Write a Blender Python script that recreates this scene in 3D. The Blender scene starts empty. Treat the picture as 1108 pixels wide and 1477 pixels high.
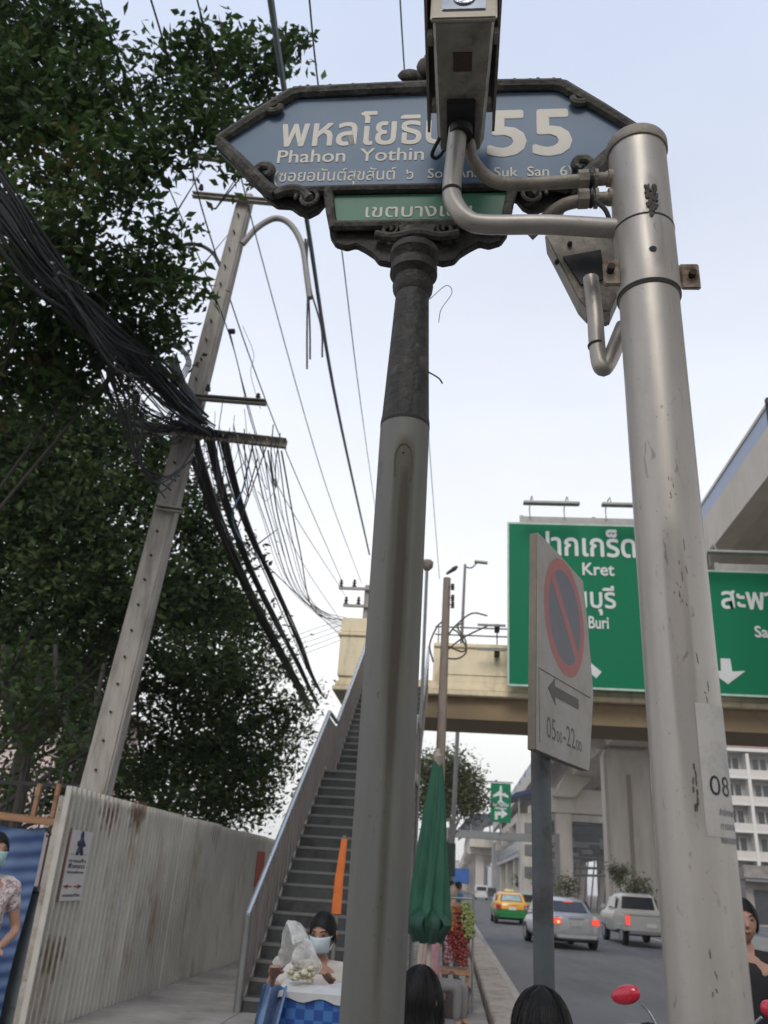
import bpy, bmesh, math, random
import numpy as np
from mathutils import Vector, Matrix, Euler
random.seed(7); RNG = np.random.default_rng(11)
SC = bpy.context.scene
COL = SC.collection
PI = math.pi
R = math.radians

# ------------------------------------------------------------------ camera
# world: X across the road, Y along the road, Z up; the photograph is 1108 x 1477 pixels
FPX, PCX, PCY = 1207., 554., 738.5
EYE = np.array([0, 0, 1.6])
def _n(v): v = np.array(v, float); return v/np.linalg.norm(v)
_Zc = _n([731-PCX, PCY+1997, -FPX])
_Yc = np.array([650-PCX, PCY-1278, -FPX]); _Yc = _n(_Yc-_Yc.dot(_Zc)*_Zc)
_Xc = np.cross(_Yc, _Zc)
W2C = np.array([_Xc, _Yc, _Zc]).T
cam = bpy.data.cameras.new('camera'); camo = bpy.data.objects.new('camera', cam); COL.objects.link(camo)
_m = Matrix([[float(W2C[j][i]) for j in range(3)] for i in range(3)]).to_4x4(); _m.translation = Vector(EYE)
camo.matrix_world = _m
cam.sensor_fit = 'VERTICAL'; cam.sensor_height = 36; cam.lens = 36*FPX/1477
cam.clip_start = .05; cam.clip_end = 3000
cam.dof.use_dof = True; cam.dof.focus_distance = 2.5; cam.dof.aperture_fstop = 5.0
SC.camera = camo

# ------------------------------------------------------------------ sky, sun, exposure
W = bpy.data.worlds.new('World'); SC.world = W; W.use_nodes = True
nt = W.node_tree; nt.nodes.clear()
def nd(t, **k):
    n_ = nt.nodes.new(t)
    for a, b in k.items(): setattr(n_, a, b)
    return n_
SUN_EL, SUN_AZ = R(40), R(184)         # azimuth clockwise from +Y (the road's far end): behind the viewer, slightly left
sky = nd('ShaderNodeTexSky', sky_type='NISHITA', sun_disc=False, sun_elevation=SUN_EL, sun_rotation=SUN_AZ, air_density=1.6, dust_density=3.0)
tc = nd('ShaderNodeTexCoord'); sep = nd('ShaderNodeSeparateXYZ'); nt.links.new(tc.outputs['Generated'], sep.inputs[0])
ramp = nd('ShaderNodeValToRGB'); nt.links.new(sep.outputs['Z'], ramp.inputs[0])
cr = ramp.color_ramp
stops = [(0.0, (.80, .80, .80)), (.09, (.92, .92, .915)), (.26, (1.04, 1.04, 1.05)), (.5, (.90, .94, 1.03)), (.76, (.68, .755, .92)), (1.0, (.52, .62, .86))]
cr.elements[0].position = 0; cr.elements[0].color = (*stops[0][1], 1)
cr.elements[1].position = 1; cr.elements[1].color = (*stops[-1][1], 1)
for p_, c_ in stops[1:-1]:
    e_ = cr.elements.new(p_); e_.color = (*c_, 1)
noi = nd('ShaderNodeTexNoise'); noi.inputs['Scale'].default_value = 1.6; noi.inputs['Detail'].default_value = 5
mp = nd('ShaderNodeMapping'); mp.inputs['Scale'].default_value = (1, 1, 2.5)
nt.links.new(tc.outputs['Generated'], mp.inputs[0]); nt.links.new(mp.outputs[0], noi.inputs['Vector'])
mr = nd('ShaderNodeMapRange'); nt.links.new(noi.outputs['Fac'], mr.inputs[0])
mr.inputs[1].default_value = .3; mr.inputs[2].default_value = .7; mr.inputs[3].default_value = 8.9; mr.inputs[4].default_value = 10.2
sc_ = nd('ShaderNodeVectorMath', operation='SCALE'); nt.links.new(ramp.outputs[0], sc_.inputs[0]); nt.links.new(mr.outputs[0], sc_.inputs['Scale'])
mx = nd('ShaderNodeMix', data_type='RGBA'); mx.inputs[0].default_value = .93
nt.links.new(sky.outputs[0], mx.inputs[6]); nt.links.new(sc_.outputs[0], mx.inputs[7])
bg = nd('ShaderNodeBackground'); bg.inputs[1].default_value = .1; nt.links.new(mx.outputs[2], bg.inputs[0])
ow = nd('ShaderNodeOutputWorld'); nt.links.new(bg.outputs[0], ow.inputs[0])
sun = bpy.data.lights.new('sun', 'SUN'); sun.energy = 1.3; sun.angle = R(24); sun.color = (1, .95, .88)
suno = bpy.data.objects.new('sun', sun); COL.objects.link(suno)
_d = Vector((math.sin(SUN_AZ)*math.cos(SUN_EL), math.cos(SUN_AZ)*math.cos(SUN_EL), math.sin(SUN_EL)))
suno.rotation_euler = _d.to_track_quat('Z', 'Y').to_euler(); suno.location = (20, 20, 60)
vs = SC.view_settings; SC.display_settings.display_device = 'sRGB'
vs.view_transform = 'Standard'; vs.look = 'None'; vs.exposure = 0.15; vs.gamma = 1; vs.use_curve_mapping = False
SC.cycles.max_bounces = 6; SC.cycles.transparent_max_bounces = 8

# ------------------------------------------------------------------ measuring helpers
def ray(px, py): return _n(W2C.T @ np.array([px-PCX, PCY-py, -FPX]))
def atY(px, py, Y): r = ray(px, py); return EYE+r*Y/r[1]
def atX(px, py, X): r = ray(px, py); return EYE+r*X/r[0]
def atZ(px, py, Z): r = ray(px, py); return EYE+r*(Z-1.6)/r[2]
def V(*a): return np.array(a, float)

# ------------------------------------------------------------------ materials
MATS = {}
def M(name, col=(.5, .5, .5), rough=.7, metal=0, var=.18, scale=6, bump=.15, bscale=60, col2=None, thr=(.5, .62), sc2=2.2, stretch=(1, 1, 1),
      rnd=0, emit=None, alpha=None, trans=0, spec=.5, island=0, coat=0):
    if name in MATS: return MATS[name]
    m = bpy.data.materials.new(name); m.use_nodes = True; MATS[name] = m
    t = m.node_tree; N = t.nodes; L = t.links
    b = N['Principled BSDF']; b.inputs['Roughness'].default_value = rough; b.inputs['Metallic'].default_value = metal
    b.inputs['Specular IOR Level'].default_value = spec; b.inputs['Coat Weight'].default_value = coat
    t_ = N.new('ShaderNodeTexCoord'); mp = N.new('ShaderNodeMapping'); mp.inputs['Scale'].default_value = stretch
    L.new(t_.outputs['Object'], mp.inputs[0])
    if rnd:
        oi = N.new('ShaderNodeObjectInfo'); cx_ = N.new('ShaderNodeVectorMath'); cx_.operation = 'SCALE'; cx_.inputs[0].default_value = (31, 47, 23); L.new(oi.outputs['Random'], cx_.inputs['Scale']); L.new(cx_.outputs[0], mp.inputs['Location'])
    n1 = N.new('ShaderNodeTexNoise'); n1.inputs['Scale'].default_value = scale; n1.inputs['Detail'].default_value = 6; n1.inputs['Roughness'].default_value = .65
    L.new(mp.outputs[0], n1.inputs['Vector'])
    r1 = N.new('ShaderNodeMapRange'); r1.inputs[1].default_value = .3; r1.inputs[2].default_value = .7; r1.inputs[3].default_value = 1-var; r1.inputs[4].default_value = 1+var
    L.new(n1.outputs['Fac'], r1.inputs[0])
    cur = None
    rgb = N.new('ShaderNodeRGB'); rgb.outputs[0].default_value = (*col, 1); cur = rgb.outputs[0]
    if col2:
        n2 = N.new('ShaderNodeTexNoise'); n2.inputs['Scale'].default_value = sc2; n2.inputs['Detail'].default_value = 8; n2.inputs['Roughness'].default_value = .7
        L.new(mp.outputs[0], n2.inputs['Vector'])
        r2 = N.new('ShaderNodeMapRange'); r2.inputs[1].default_value = thr[0]; r2.inputs[2].default_value = thr[1]
        L.new(n2.outputs['Fac'], r2.inputs[0])
        x = N.new('ShaderNodeMix'); x.data_type = 'RGBA'; L.new(r2.outputs[0], x.inputs[0]); L.new(cur, x.inputs[6]); x.inputs[7].default_value = (*col2, 1)
        cur = x.outputs[2]
    s = N.new('ShaderNodeVectorMath'); s.operation = 'SCALE'; L.new(cur, s.inputs[0]); L.new(r1.outputs[0], s.inputs['Scale']); cur = s.outputs[0]
    if rnd or island:
        src = N.new('ShaderNodeObjectInfo').outputs['Random'] if rnd else N.new('ShaderNodeNewGeometry').outputs['Random Per Island']
        a = rnd or island
        r3 = N.new('ShaderNodeMapRange'); r3.inputs[3].default_value = 1-a; r3.inputs[4].default_value = 1+a; L.new(src, r3.inputs[0])
        s = N.new('ShaderNodeVectorMath'); s.operation = 'SCALE'; L.new(cur, s.inputs[0]); L.new(r3.outputs[0], s.inputs['Scale']); cur = s.outputs[0]
    L.new(cur, b.inputs['Base Color'])
    r4 = N.new('ShaderNodeMapRange'); r4.inputs[3].default_value = max(0, rough-.12); r4.inputs[4].default_value = min(1, rough+.12)
    L.new(n1.outputs['Fac'], r4.inputs[0]); L.new(r4.outputs[0], b.inputs['Roughness'])
    if bump:
        n3 = N.new('ShaderNodeTexNoise'); n3.inputs['Scale'].default_value = bscale; n3.inputs['Detail'].default_value = 4; L.new(mp.outputs[0], n3.inputs['Vector'])
        bp = N.new('ShaderNodeBump'); bp.inputs['Strength'].default_value = bump; bp.inputs['Distance'].default_value = .01
        L.new(n3.outputs['Fac'], bp.inputs['Height']); L.new(bp.outputs[0], b.inputs['Normal'])
    if emit: b.inputs['Emission Color'].default_value = (*emit[:3], 1); b.inputs['Emission Strength'].default_value = emit[3]
    if alpha is not None: b.inputs['Alpha'].default_value = alpha
    if trans: b.inputs['Transmission Weight'].default_value = trans
    return m
def weathered(name, col, streak, stain, scratch, rough=.58, metal=.1):
    """painted or galvanised pole: vertical streaks, blotches, fine scratches and pitting"""
    m = bpy.data.materials.new(name); m.use_nodes = True; MATS[name] = m; t = m.node_tree; N = t.nodes; L = t.links; b = N['Principled BSDF']; b.inputs['Metallic'].default_value = metal
    tc_ = N.new('ShaderNodeTexCoord')
    def nz(sc, det, st, a, e, rg_=.6, dist=0):
        mp_ = N.new('ShaderNodeMapping'); mp_.inputs['Scale'].default_value = st; L.new(tc_.outputs['Object'], mp_.inputs[0])
        n_ = N.new('ShaderNodeTexNoise'); n_.inputs['Scale'].default_value = sc; n_.inputs['Detail'].default_value = det; n_.inputs['Roughness'].default_value = rg_; n_.inputs['Distortion'].default_value = dist; L.new(mp_.outputs[0], n_.inputs['Vector'])
        r_ = N.new('ShaderNodeMapRange'); r_.inputs[1].default_value = a; r_.inputs[2].default_value = e; L.new(n_.outputs['Fac'], r_.inputs[0]); return n_, r_.outputs[0]
    def mixc(cur, fac, c, k=1.0):
        q_ = N.new('ShaderNodeMath'); q_.operation = 'MULTIPLY'; q_.inputs[1].default_value = k; L.new(fac, q_.inputs[0])
        x = N.new('ShaderNodeMix'); x.data_type = 'RGBA'; L.new(q_.outputs[0], x.inputs[0]); x.inputs[7].default_value = (*c, 1)
        if isinstance(cur, tuple): x.inputs[6].default_value = (*cur, 1)
        else: L.new(cur, x.inputs[6])
        return x.outputs[2]
    _, f1 = nz(22, 5, (1, 1, .07), .42, .72); _, f2 = nz(3.2, 9, (1, 1, .6), .5, .72, .75); _, f3 = nz(55, 3, (1, 1, .35), .66, .72, .5, 1.5); _, f4 = nz(120, 2, (1, 1, 1), .68, .74); n5, f5 = nz(7, 8, (1, 1, .5), .3, .75, .7)
    c = mixc(col, f1, streak, .6); c = mixc(c, f2, stain, .55); c = mixc(c, f3, scratch, .6); c = mixc(c, f4, scratch, .5); c = mixc(c, f5, tuple(min(1, q*1.25) for q in col), .35)
    L.new(c, b.inputs['Base Color']); rr = N.new('ShaderNodeMapRange'); rr.inputs[3].default_value = rough-.14; rr.inputs[4].default_value = rough+.14; L.new(n5.outputs['Fac'], rr.inputs[0]); L.new(rr.outputs[0], b.inputs['Roughness'])
    bp = N.new('ShaderNodeBump'); bp.inputs['Strength'].default_value = .25; bp.inputs['Distance'].default_value = .004; L.new(n5.outputs['Fac'], bp.inputs['Height']); L.new(bp.outputs[0], b.inputs['Normal']); return m
def leaf_mat(name, dark, light, tr=.35):
    m = bpy.data.materials.new(name); m.use_nodes = True; t = m.node_tree; N = t.nodes; L = t.links; N.clear()
    g = N.new('ShaderNodeNewGeometry'); t_ = N.new('ShaderNodeTexCoord')
    n1 = N.new('ShaderNodeTexNoise'); n1.inputs['Scale'].default_value = .9; n1.inputs['Detail'].default_value = 3; L.new(t_.outputs['Object'], n1.inputs['Vector'])
    oi = N.new('ShaderNodeObjectInfo')
    ad = N.new('ShaderNodeMath'); ad.operation = 'MULTIPLY_ADD'; L.new(g.outputs['Random Per Island'], ad.inputs[0]); ad.inputs[1].default_value = .55; L.new(n1.outputs['Fac'], ad.inputs[2])
    a2 = N.new('ShaderNodeMath'); a2.operation = 'SUBTRACT'; L.new(ad.outputs[0], a2.inputs[0]); a2.inputs[1].default_value = .28
    a3 = N.new('ShaderNodeMath'); a3.operation = 'MULTIPLY_ADD'; L.new(oi.outputs['Random'], a3.inputs[0]); a3.inputs[1].default_value = .12; L.new(a2.outputs[0], a3.inputs[2])
    x = N.new('ShaderNodeValToRGB'); x.color_ramp.elements[0].color = (*dark, 1); x.color_ramp.elements[1].color = (*light, 1); x.color_ramp.elements[1].position = .85
    e = x.color_ramp.elements.new(.97); e.color = (.13, .09, .03, 1)
    L.new(a3.outputs[0], x.inputs[0])
    p = N.new('ShaderNodeBsdfPrincipled'); p.inputs['Roughness'].default_value = .62; p.inputs['Specular IOR Level'].default_value = .3; L.new(x.outputs[0], p.inputs['Base Color'])
    tl = N.new('ShaderNodeBsdfTranslucent'); L.new(x.outputs[0], tl.inputs[0])
    ms = N.new('ShaderNodeMixShader'); ms.inputs[0].default_value = tr; L.new(p.outputs[0], ms.inputs[1]); L.new(tl.outputs[0], ms.inputs[2])
    o = N.new('ShaderNodeOutputMaterial'); L.new(ms.outputs[0], o.inputs[0]); return m

# ------------------------------------------------------------------ mesh helpers
ORG = {}
class MB:
    def __init__(s): s.v = []; s.f = []
    def add(s, vs, fs):
        o = len(s.v); s.v += [tuple(float(q) for q in p) for p in vs]; s.f += [tuple(i+o for i in f) for f in fs]; return s
    def box(s, c, d, rot=None):
        c = Vector([float(q) for q in c]); vs = []
        for z in (-.5, .5):
            for x, y in ((-.5, -.5), (.5, -.5), (.5, .5), (-.5, .5)):
                p = Vector((x*d[0], y*d[1], z*d[2]))
                if rot is not None: p = rot @ p
                vs.append(c+p)
        return s.add(vs, [(3, 2, 1, 0), (4, 5, 6, 7), (0, 1, 5, 4), (1, 2, 6, 5), (2, 3, 7, 6), (3, 0, 4, 7)])
    def bx(s, x0, x1, y0, y1, z0, z1): return s.box(((x0+x1)/2, (y0+y1)/2, (z0+z1)/2), (x1-x0, y1-y0, z1-z0))
    def tube(s, pts, r, seg=10, caps=True, flat=1.0):
        pts = [Vector([float(q) for q in p]) for p in pts]; n = len(pts)
        rs = r if hasattr(r, '__len__') else [r]*n
        vs = []; up = None
        for i, p in enumerate(pts):
            t = (pts[min(i+1, n-1)]-pts[max(i-1, 0)]).normalized()
            if up is None:
                up = Vector((0, 0, 1)) if abs(t.z) < .9 else Vector((0, 1, 0))
            a = t.cross(up).normalized(); b = a.cross(t).normalized(); up = b
            for k in range(seg):
                w = 2*PI*k/seg; vs.append(p+a*(math.cos(w)*rs[i])+b*(math.sin(w)*rs[i]*flat))
        fs = []
        for i in range(n-1):
            for k in range(seg):
                a = i*seg+k; b = i*seg+(k+1) % seg; fs.append((a, a+seg, b+seg, b))
        if caps: fs.append(tuple(range(seg))); fs.append(tuple(reversed(range((n-1)*seg, n*seg))))
        return s.add(vs, fs)
    def cyl(s, p0, p1, r0, r1=None, seg=16): return s.tube([p0, p1], [r0, r0 if r1 is None else r1], seg)
    def lathe(s, o, prof, seg=24):
        return s.tube2([(Vector((o[0], o[1], o[2]+z)), r_) for r_, z in prof], seg)
    def tube2(s, pr, seg):
        vs = []; n = len(pr)
        for p, r_ in pr:
            for k in range(seg):
                w = 2*PI*k/seg; vs.append(p+Vector((math.cos(w)*r_, math.sin(w)*r_, 0)))
        fs = [(i*seg+k, i*seg+(k+1) % seg, (i+1)*seg+(k+1) % seg, (i+1)*seg+k) for i in range(n-1) for k in range(seg)]
        fs.append(tuple(reversed(range(seg)))); fs.append(tuple(range((n-1)*seg, n*seg)))
        return s.add(vs, fs)
    def prism(s, poly, o, u, v, w):        # polygon in the plane o + a*u + b*v, thickened by w
        o = V(*o); u = V(*u); v = V(*v); w = V(*w); n = len(poly)
        a = [o+u*p[0]+v*p[1] for p in poly]; b = [p+w for p in a]
        fs = [tuple(range(n)), tuple(reversed(range(n, 2*n)))]+[((i+1) % n, i, n+i, n+(i+1) % n) for i in range(n)]
        return s.add(a+b, fs)
    def sphere(s, c, d, seg=16, rings=10, fn=None):
        vs = []; fs = []
        for i in range(rings+1):
            t = PI*i/rings
            for k in range(seg):
                w = 2*PI*k/seg; q = Vector((math.sin(t)*math.cos(w), math.sin(t)*math.sin(w), math.cos(t)))
                p = Vector((q.x*d[0], q.y*d[1], q.z*d[2]))
                if fn: p = fn(p, q)
                vs.append(Vector([float(e) for e in c])+p)
        for i in range(rings):
            for k in range(seg): fs.append((i*seg+k, (i+1)*seg+k, (i+1)*seg+(k+1) % seg, i*seg+(k+1) % seg))
        return s.add(vs, fs)
    def quad(s, a, b, c, d): return s.add([a, b, c, d], [(0, 1, 2, 3)])
    def build(s, name, mat, parent=None, smooth=False, bevel=0, kind=None, label=None, local=False):
        org = (0, 0, 0) if local or parent is None else ORG.get(parent.name, (0, 0, 0))
        me = bpy.data.meshes.new(name)
        me.from_pydata([(p[0]-org[0], p[1]-org[1], p[2]-org[2]) for p in s.v], [], s.f)
        me.materials.append(mat)
        bm = bmesh.new(); bm.from_mesh(me)
        bmesh.ops.remove_doubles(bm, verts=bm.verts, dist=1e-5)
        bmesh.ops.recalc_face_normals(bm, faces=bm.faces)
        if bevel:
            es = [e for e in bm.edges if len(e.link_faces) == 2 and e.calc_face_angle(0) > .6]
            bmesh.ops.bevel(bm, geom=es, offset=bevel, segments=2, affect='EDGES', clamp_overlap=True)
        bm.to_mesh(me); bm.free()
        if smooth:
            me.polygons.foreach_set('use_smooth', [True]*len(me.polygons))
            try: me.set_sharp_from_angle(angle=R(40))
            except Exception: pass
        return link(name, me, parent, kind, label)
def link(name, me, parent=None, kind=None, label=None):
    o = bpy.data.objects.new(name, me); COL.objects.link(o)
    if parent: o.parent = parent; ORG[o.name] = ORG.get(parent.name, (0, 0, 0))
    if kind: o['kind'] = kind
    if label: o['label'] = label
    return o
def thing(name, label, cat, loc=(0, 0, 0), rz=0, group=None):
    o = bpy.data.objects.new(name, None); COL.objects.link(o); o.empty_display_size = .1
    o.location = [float(q) for q in loc]; o.rotation_euler = (0, 0, rz); o['label'] = label; o['category'] = cat
    if group: o['group'] = group
    ORG[o.name] = tuple(float(q) for q in loc); return o
def tag(o, label, cat, group=None):
    o['label'] = label; o['category'] = cat
    if group: o['group'] = group
    return o
def centre(o):       # move a single-mesh thing's origin to its own middle
    me = o.data; n = len(me.vertices); a = np.empty(n*3); me.vertices.foreach_get('co', a); a = a.reshape(-1, 3)
    c = (a.min(0)+a.max(0))/2; c[2] = a[:, 2].min(); me.vertices.foreach_set('co', (a-c).ravel()); o.location = c; return o
def inst(src, name, parent, loc, rot=(0, 0, 0), scale=(1, 1, 1)):
    o = src.copy(); o.name = name; COL.objects.link(o); o.parent = parent
    o.location = loc; o.rotation_euler = rot; o.scale = scale; return o
def copy_tree(o, parent=None):
    c = o.copy(); COL.objects.link(c)
    if parent: c.parent = parent
    for ch in o.children: copy_tree(ch, c)
    return c
def text(s, o, u, v, u0, u1, base, h, mat, parent, name='lettering', bold=.02, ref=None, lift=.0006, warp=None, thick=0.0015):
    """flat lettering: the string s fitted between u0 and u1 on the plane o,u,v, its capitals h high"""
    def raw(q):
        c = bpy.data.curves.new('t', 'FONT'); c.body = q; c.offset = 0; c.resolution_u = 3; c.extrude = 0
        ob = bpy.data.objects.new('t', c); COL.objects.link(ob); me = bpy.data.meshes.new_from_object(ob)
        bpy.data.objects.remove(ob); bpy.data.curves.remove(c)
        n = len(me.vertices); a = np.empty(n*3); me.vertices.foreach_get('co', a); return me, a.reshape(-1, 3)
    ms, a = raw(s); _, b = raw(ref or 'H'); rh = b[:, 1].max()-max(b[:, 1].min(), -.02)
    sx = (u1-u0)/(a[:, 0].max()-a[:, 0].min()); sy = h/rh
    sh_ = [(0, 0)]+([(bold, 0), (-bold, 0), (0, bold), (0, -bold), (bold*.7, bold*.7), (-bold*.7, bold*.7), (bold*.7, -bold*.7), (-bold*.7, -bold*.7)] if bold > .003 else [])
    nv = len(a); U0_ = (a[:, 0]-a[:, 0].min())*sx+u0; V0_ = a[:, 1]*sy+base
    U = np.concatenate([U0_+p*sx for p, q in sh_]); Vv = np.concatenate([V0_+q*sy for p, q in sh_]); LF = np.concatenate([np.full(nv, .00012*i) for i in range(len(sh_))])
    fcs = [tuple(i+nv*k for i in p.vertices) for k in range(len(sh_)) for p in ms.polygons]
    if len(sh_) > 1:
        bpy.data.meshes.remove(ms); ms = bpy.data.meshes.new(name); ms.from_pydata([(0, 0, 0)]*(nv*len(sh_)), [], fcs)
    o = V(*o); u = V(*u); v = V(*v); nn = np.cross(u, v); nn = nn/np.linalg.norm(nn)
    P = warp(U, Vv) if warp else o[None]+U[:, None]*u+Vv[:, None]*v+nn*(lift+LF[:, None]*(3 if abs(o[1]) > 10 else 1))
    org = np.array(ORG.get(parent.name, (0, 0, 0)))
    ms.vertices.foreach_set('co', (P-org).ravel()); ms.materials.clear(); ms.materials.append(mat); ms.name = name; ms.update()
    return link(name, ms, parent)
def spline(pts, n=8):
    pts = [V(*p) for p in pts]; out = []
    P = [2*pts[0]-pts[1]]+pts+[2*pts[-1]-pts[-2]]
    for i in range(1, len(P)-2):
        for k in range(n):
            t = k/n; a, b, c, d = P[i-1:i+3]
            out.append(.5*((2*b)+(-a+c)*t+(2*a-5*b+4*c-d)*t*t+(-a+3*b-3*c+d)*t**3))
    out.append(pts[-1]); return out
RX = lambda a: Matrix.Rotation(a, 3, 'X')
RY = lambda a: Matrix.Rotation(a, 3, 'Y')
RZ = lambda a: Matrix.Rotation(a, 3, 'Z')

# ------------------------------------------------------------------ ground, road, pavement
asphalt = M('asphalt', (.125, .125, .13), .85, var=.22, scale=1.2, bump=.5, bscale=90, col2=(.095, .095, .1), sc2=.5, stretch=(1, .25, 1))
conc = M('concrete', (.36, .34, .31), .85, var=.18, scale=3, bump=.4, bscale=40, col2=(.24, .225, .2), thr=(.45, .7), sc2=1.3)
pave_m = M('pavement_concrete', (.30, .28, .255), .9, var=.2, scale=2.5, bump=.5, bscale=50, col2=(.17, .16, .145), thr=(.42, .7), sc2=1.1, rnd=.08)
soil = M('soil', (.1, .085, .06), .95, var=.3, scale=2, bump=.6, bscale=10)
kerb_m = M('kerb_concrete', (.33, .29, .245), .9, var=.2, scale=5, bump=.5, bscale=50, col2=(.17, .14, .12), thr=(.5, .68), sc2=2, rnd=.08)
white_line = M('road_paint', (.62, .62, .58), .7, var=.2, scale=10, col2=(.2, .2, .2), thr=(.55, .62), sc2=9)
def sheet(name, x0, x1, y0, y1, z, mat, parent=None):
    return MB().quad((x0, y0, z), (x1, y0, z), (x1, y1, z), (x0, y1, z)).build(name, mat, parent, kind='structure' if parent is None else None)
sheet('ground', -1500, 1500, -300, 2600, -.05, soil)
sheet('road', .95, 9.2, -60, 900, 0, asphalt)
sheet('far_road', 15.8, 26, -60, 900, 0, asphalt)
gut = MB().quad((.96, -20, .004), (1.2, -20, .004), (1.2, 400, .004), (.96, 400, .004)).build('gutter', conc, kind='structure')
for i in range(20):
    y = 58+i*8.; MB().quad((5.05, y, .004), (5.17, y, .004), (5.17, y+3, .004), (5.05, y+3, .004)).build('lane_marking', white_line, kind='structure')
MB().quad((8.75, -20, .004), (8.87, -20, .004), (8.87, 300, .004), (8.75, 300, .004)).build('lane_marking', white_line, kind='structure')
MB().bx(9.2, 15.8, -60, 900, -.04, .15).build('median', conc, kind='structure', bevel=.02)
pav = MB().bx(-40, .5, -60, 400, -.04, .1).build('pavement', M('pavement_bed', (.16, .15, .135), .95, bump=.5), kind='structure')
proto = None
for j in range(22):
    for i in range(3):
        x0 = -3.8+i*1.43; y0 = 2.0+j*1.5
        if proto is None:
            proto = MB().box((0, 0, 0), (1.42, 1.485, .03)).build('paving_slab', pave_m, pav, bevel=.006); o = proto
        else: o = inst(proto, 'paving_slab', pav, (0, 0, 0))
        o.location = (x0+.715, y0+.75, .112+random.uniform(-.003, .003)); o.rotation_euler = (random.uniform(-.002, .002), random.uniform(-.002, .002), 0)
kb = thing('kerb_wall', 'low raised concrete kerb wall running between the pavement and the road', 'kerb', (.73, 20, 0)); kb['kind'] = 'structure'
del kb['category']
pr = None
for j in range(60):
    if pr is None: pr = MB().prism([(-.22, 0), (.22, 0), (.2, .22), (.16, .26), (-.2, .26), (-.22, .24)], (0, -.74, 0), (1, 0, 0), (0, 0, 1), (0, 1.48, 0)).build('kerb_stone', kerb_m, kb, bevel=.008, local=True); o = pr
    else: o = inst(pr, 'kerb_stone', kb, (0, 0, 0))
    o.location = (random.uniform(-.006, .006), 1.0+j*1.5-20+.75, 0.0)

# ------------------------------------------------------------------ the blue street name sign
dark_seam = M('seam_black', (.025, .024, .022), .8)
galv = weathered('galvanised_steel', (.165, .165, .15), (.105, .092, .068), (.22, .21, .18), (.07, .065, .055), .62, .25)
iron = M('dark_cast_iron', (.045, .042, .038), .62, metal=.3, var=.5, scale=18, bump=.8, bscale=45, col2=(.12, .115, .10), thr=(.56, .74), sc2=12)
iron_dusty = M('dusty_cast_iron', (.075, .07, .06), .8, metal=.1, var=.5, scale=20, bump=.9, bscale=50, col2=(.2, .19, .165), thr=(.5, .7), sc2=14)
blue = M('faded_blue_enamel', (.10, .165, .255), .5, var=.1, scale=5, bump=.05, bscale=20, col2=(.12, .17, .23), thr=(.5, .75), sc2=3)
green_e = M('faded_green_enamel', (.055, .19, .12), .5, var=.12, scale=5, bump=.05, col2=(.08, .15, .1), thr=(.5, .75), sc2=4)
letter_w = M('cream_lettering', (.70, .66, .58), .6, var=.08, scale=12, bump=0, col2=(.42, .42, .4), thr=(.62, .72), sc2=30)
SX, SY, SZ = -.131, 1.733, 3.53
st = thing('street_name_sign', 'blue street name sign with Thai lettering and the number 55 in an ornate dark frame', 'street sign', (SX, SY, 0.1))
yaw = R(-.6); SU = V(math.cos(yaw), math.sin(yaw), 0); SV = V(0, 0, 1); SN = np.cross(SU, SV)   # SN points at the camera
SO = V(SX, SY, SZ)
def sp(a, b, w=0): return SO+SU*a+SV*b+SN*w
def sym(h): return h+[(-a, b) for a, b in reversed(h)]
# backing casting: upper hexagon and lower scalloped cartouche
top_h = [(-.603, 0), (-.57, .035), (-.40, .19), (-.385, .203), (-.25, .205), (-.205, .213), (-.19, .225), (-.17, .215), (-.15, .222), (-.125, .24), (-.10, .23), (-.06, .262), (-.035, .27), (-.022, .30), (-.008, .315)]
poly_up = sym(top_h)
poly_dn = [(a, b) for a, b in sym([(-.603, 0), (-.575, -.035), (-.455, -.165), (-.43, -.2), (-.40, -.225), (-.36, -.228), (-.335, -.25), (-.305, -.262), (-.28, -.245), (-.262, -.215)])][::-1]
MB().prism(poly_up[:len(top_h)]+poly_up[len(top_h):]+poly_dn[1:-1], SO+SN*(-.018), SU, SV, -SN*.022).build('backing_plate', iron, st, bevel=.003)
low = sym([(-.262, -.19), (-.25, -.27), (-.238, -.34), (-.222, -.368), (-.19, -.38), (-.165, -.372), (-.14, -.388), (-.115, -.408), (-.10, -.43), (-.07, -.437), (-.05, -.43)])
MB().prism(low, SO+SN*(-.013), SU, SV, -SN*.024).build('lower_cartouche', iron, st, bevel=.003)
MB().prism([(-.57, 0), (-.395, .168), (.395, .168), (.57, 0), (.42, -.19), (-.42, -.19)], SO-SN*.012, SU, SV, SN*.008).build('name_panel', blue, st, label='faded blue enamel name panel')
MB().prism([(-.24, -.212), (.24, -.212), (.218, -.312), (-.218, -.312)], SO-SN*.009, SU, SV, SN*.009).build('district_panel', green_e, st, label='green district panel under the blue panel')
def rail(pts, r, name, mat, close=False, n=5):
    p = [sp(*q, .006) for q in pts]; q = spline(p, n) if n else p
    MB().tube(q, r, 8).build(name, mat, st, smooth=True)
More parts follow.
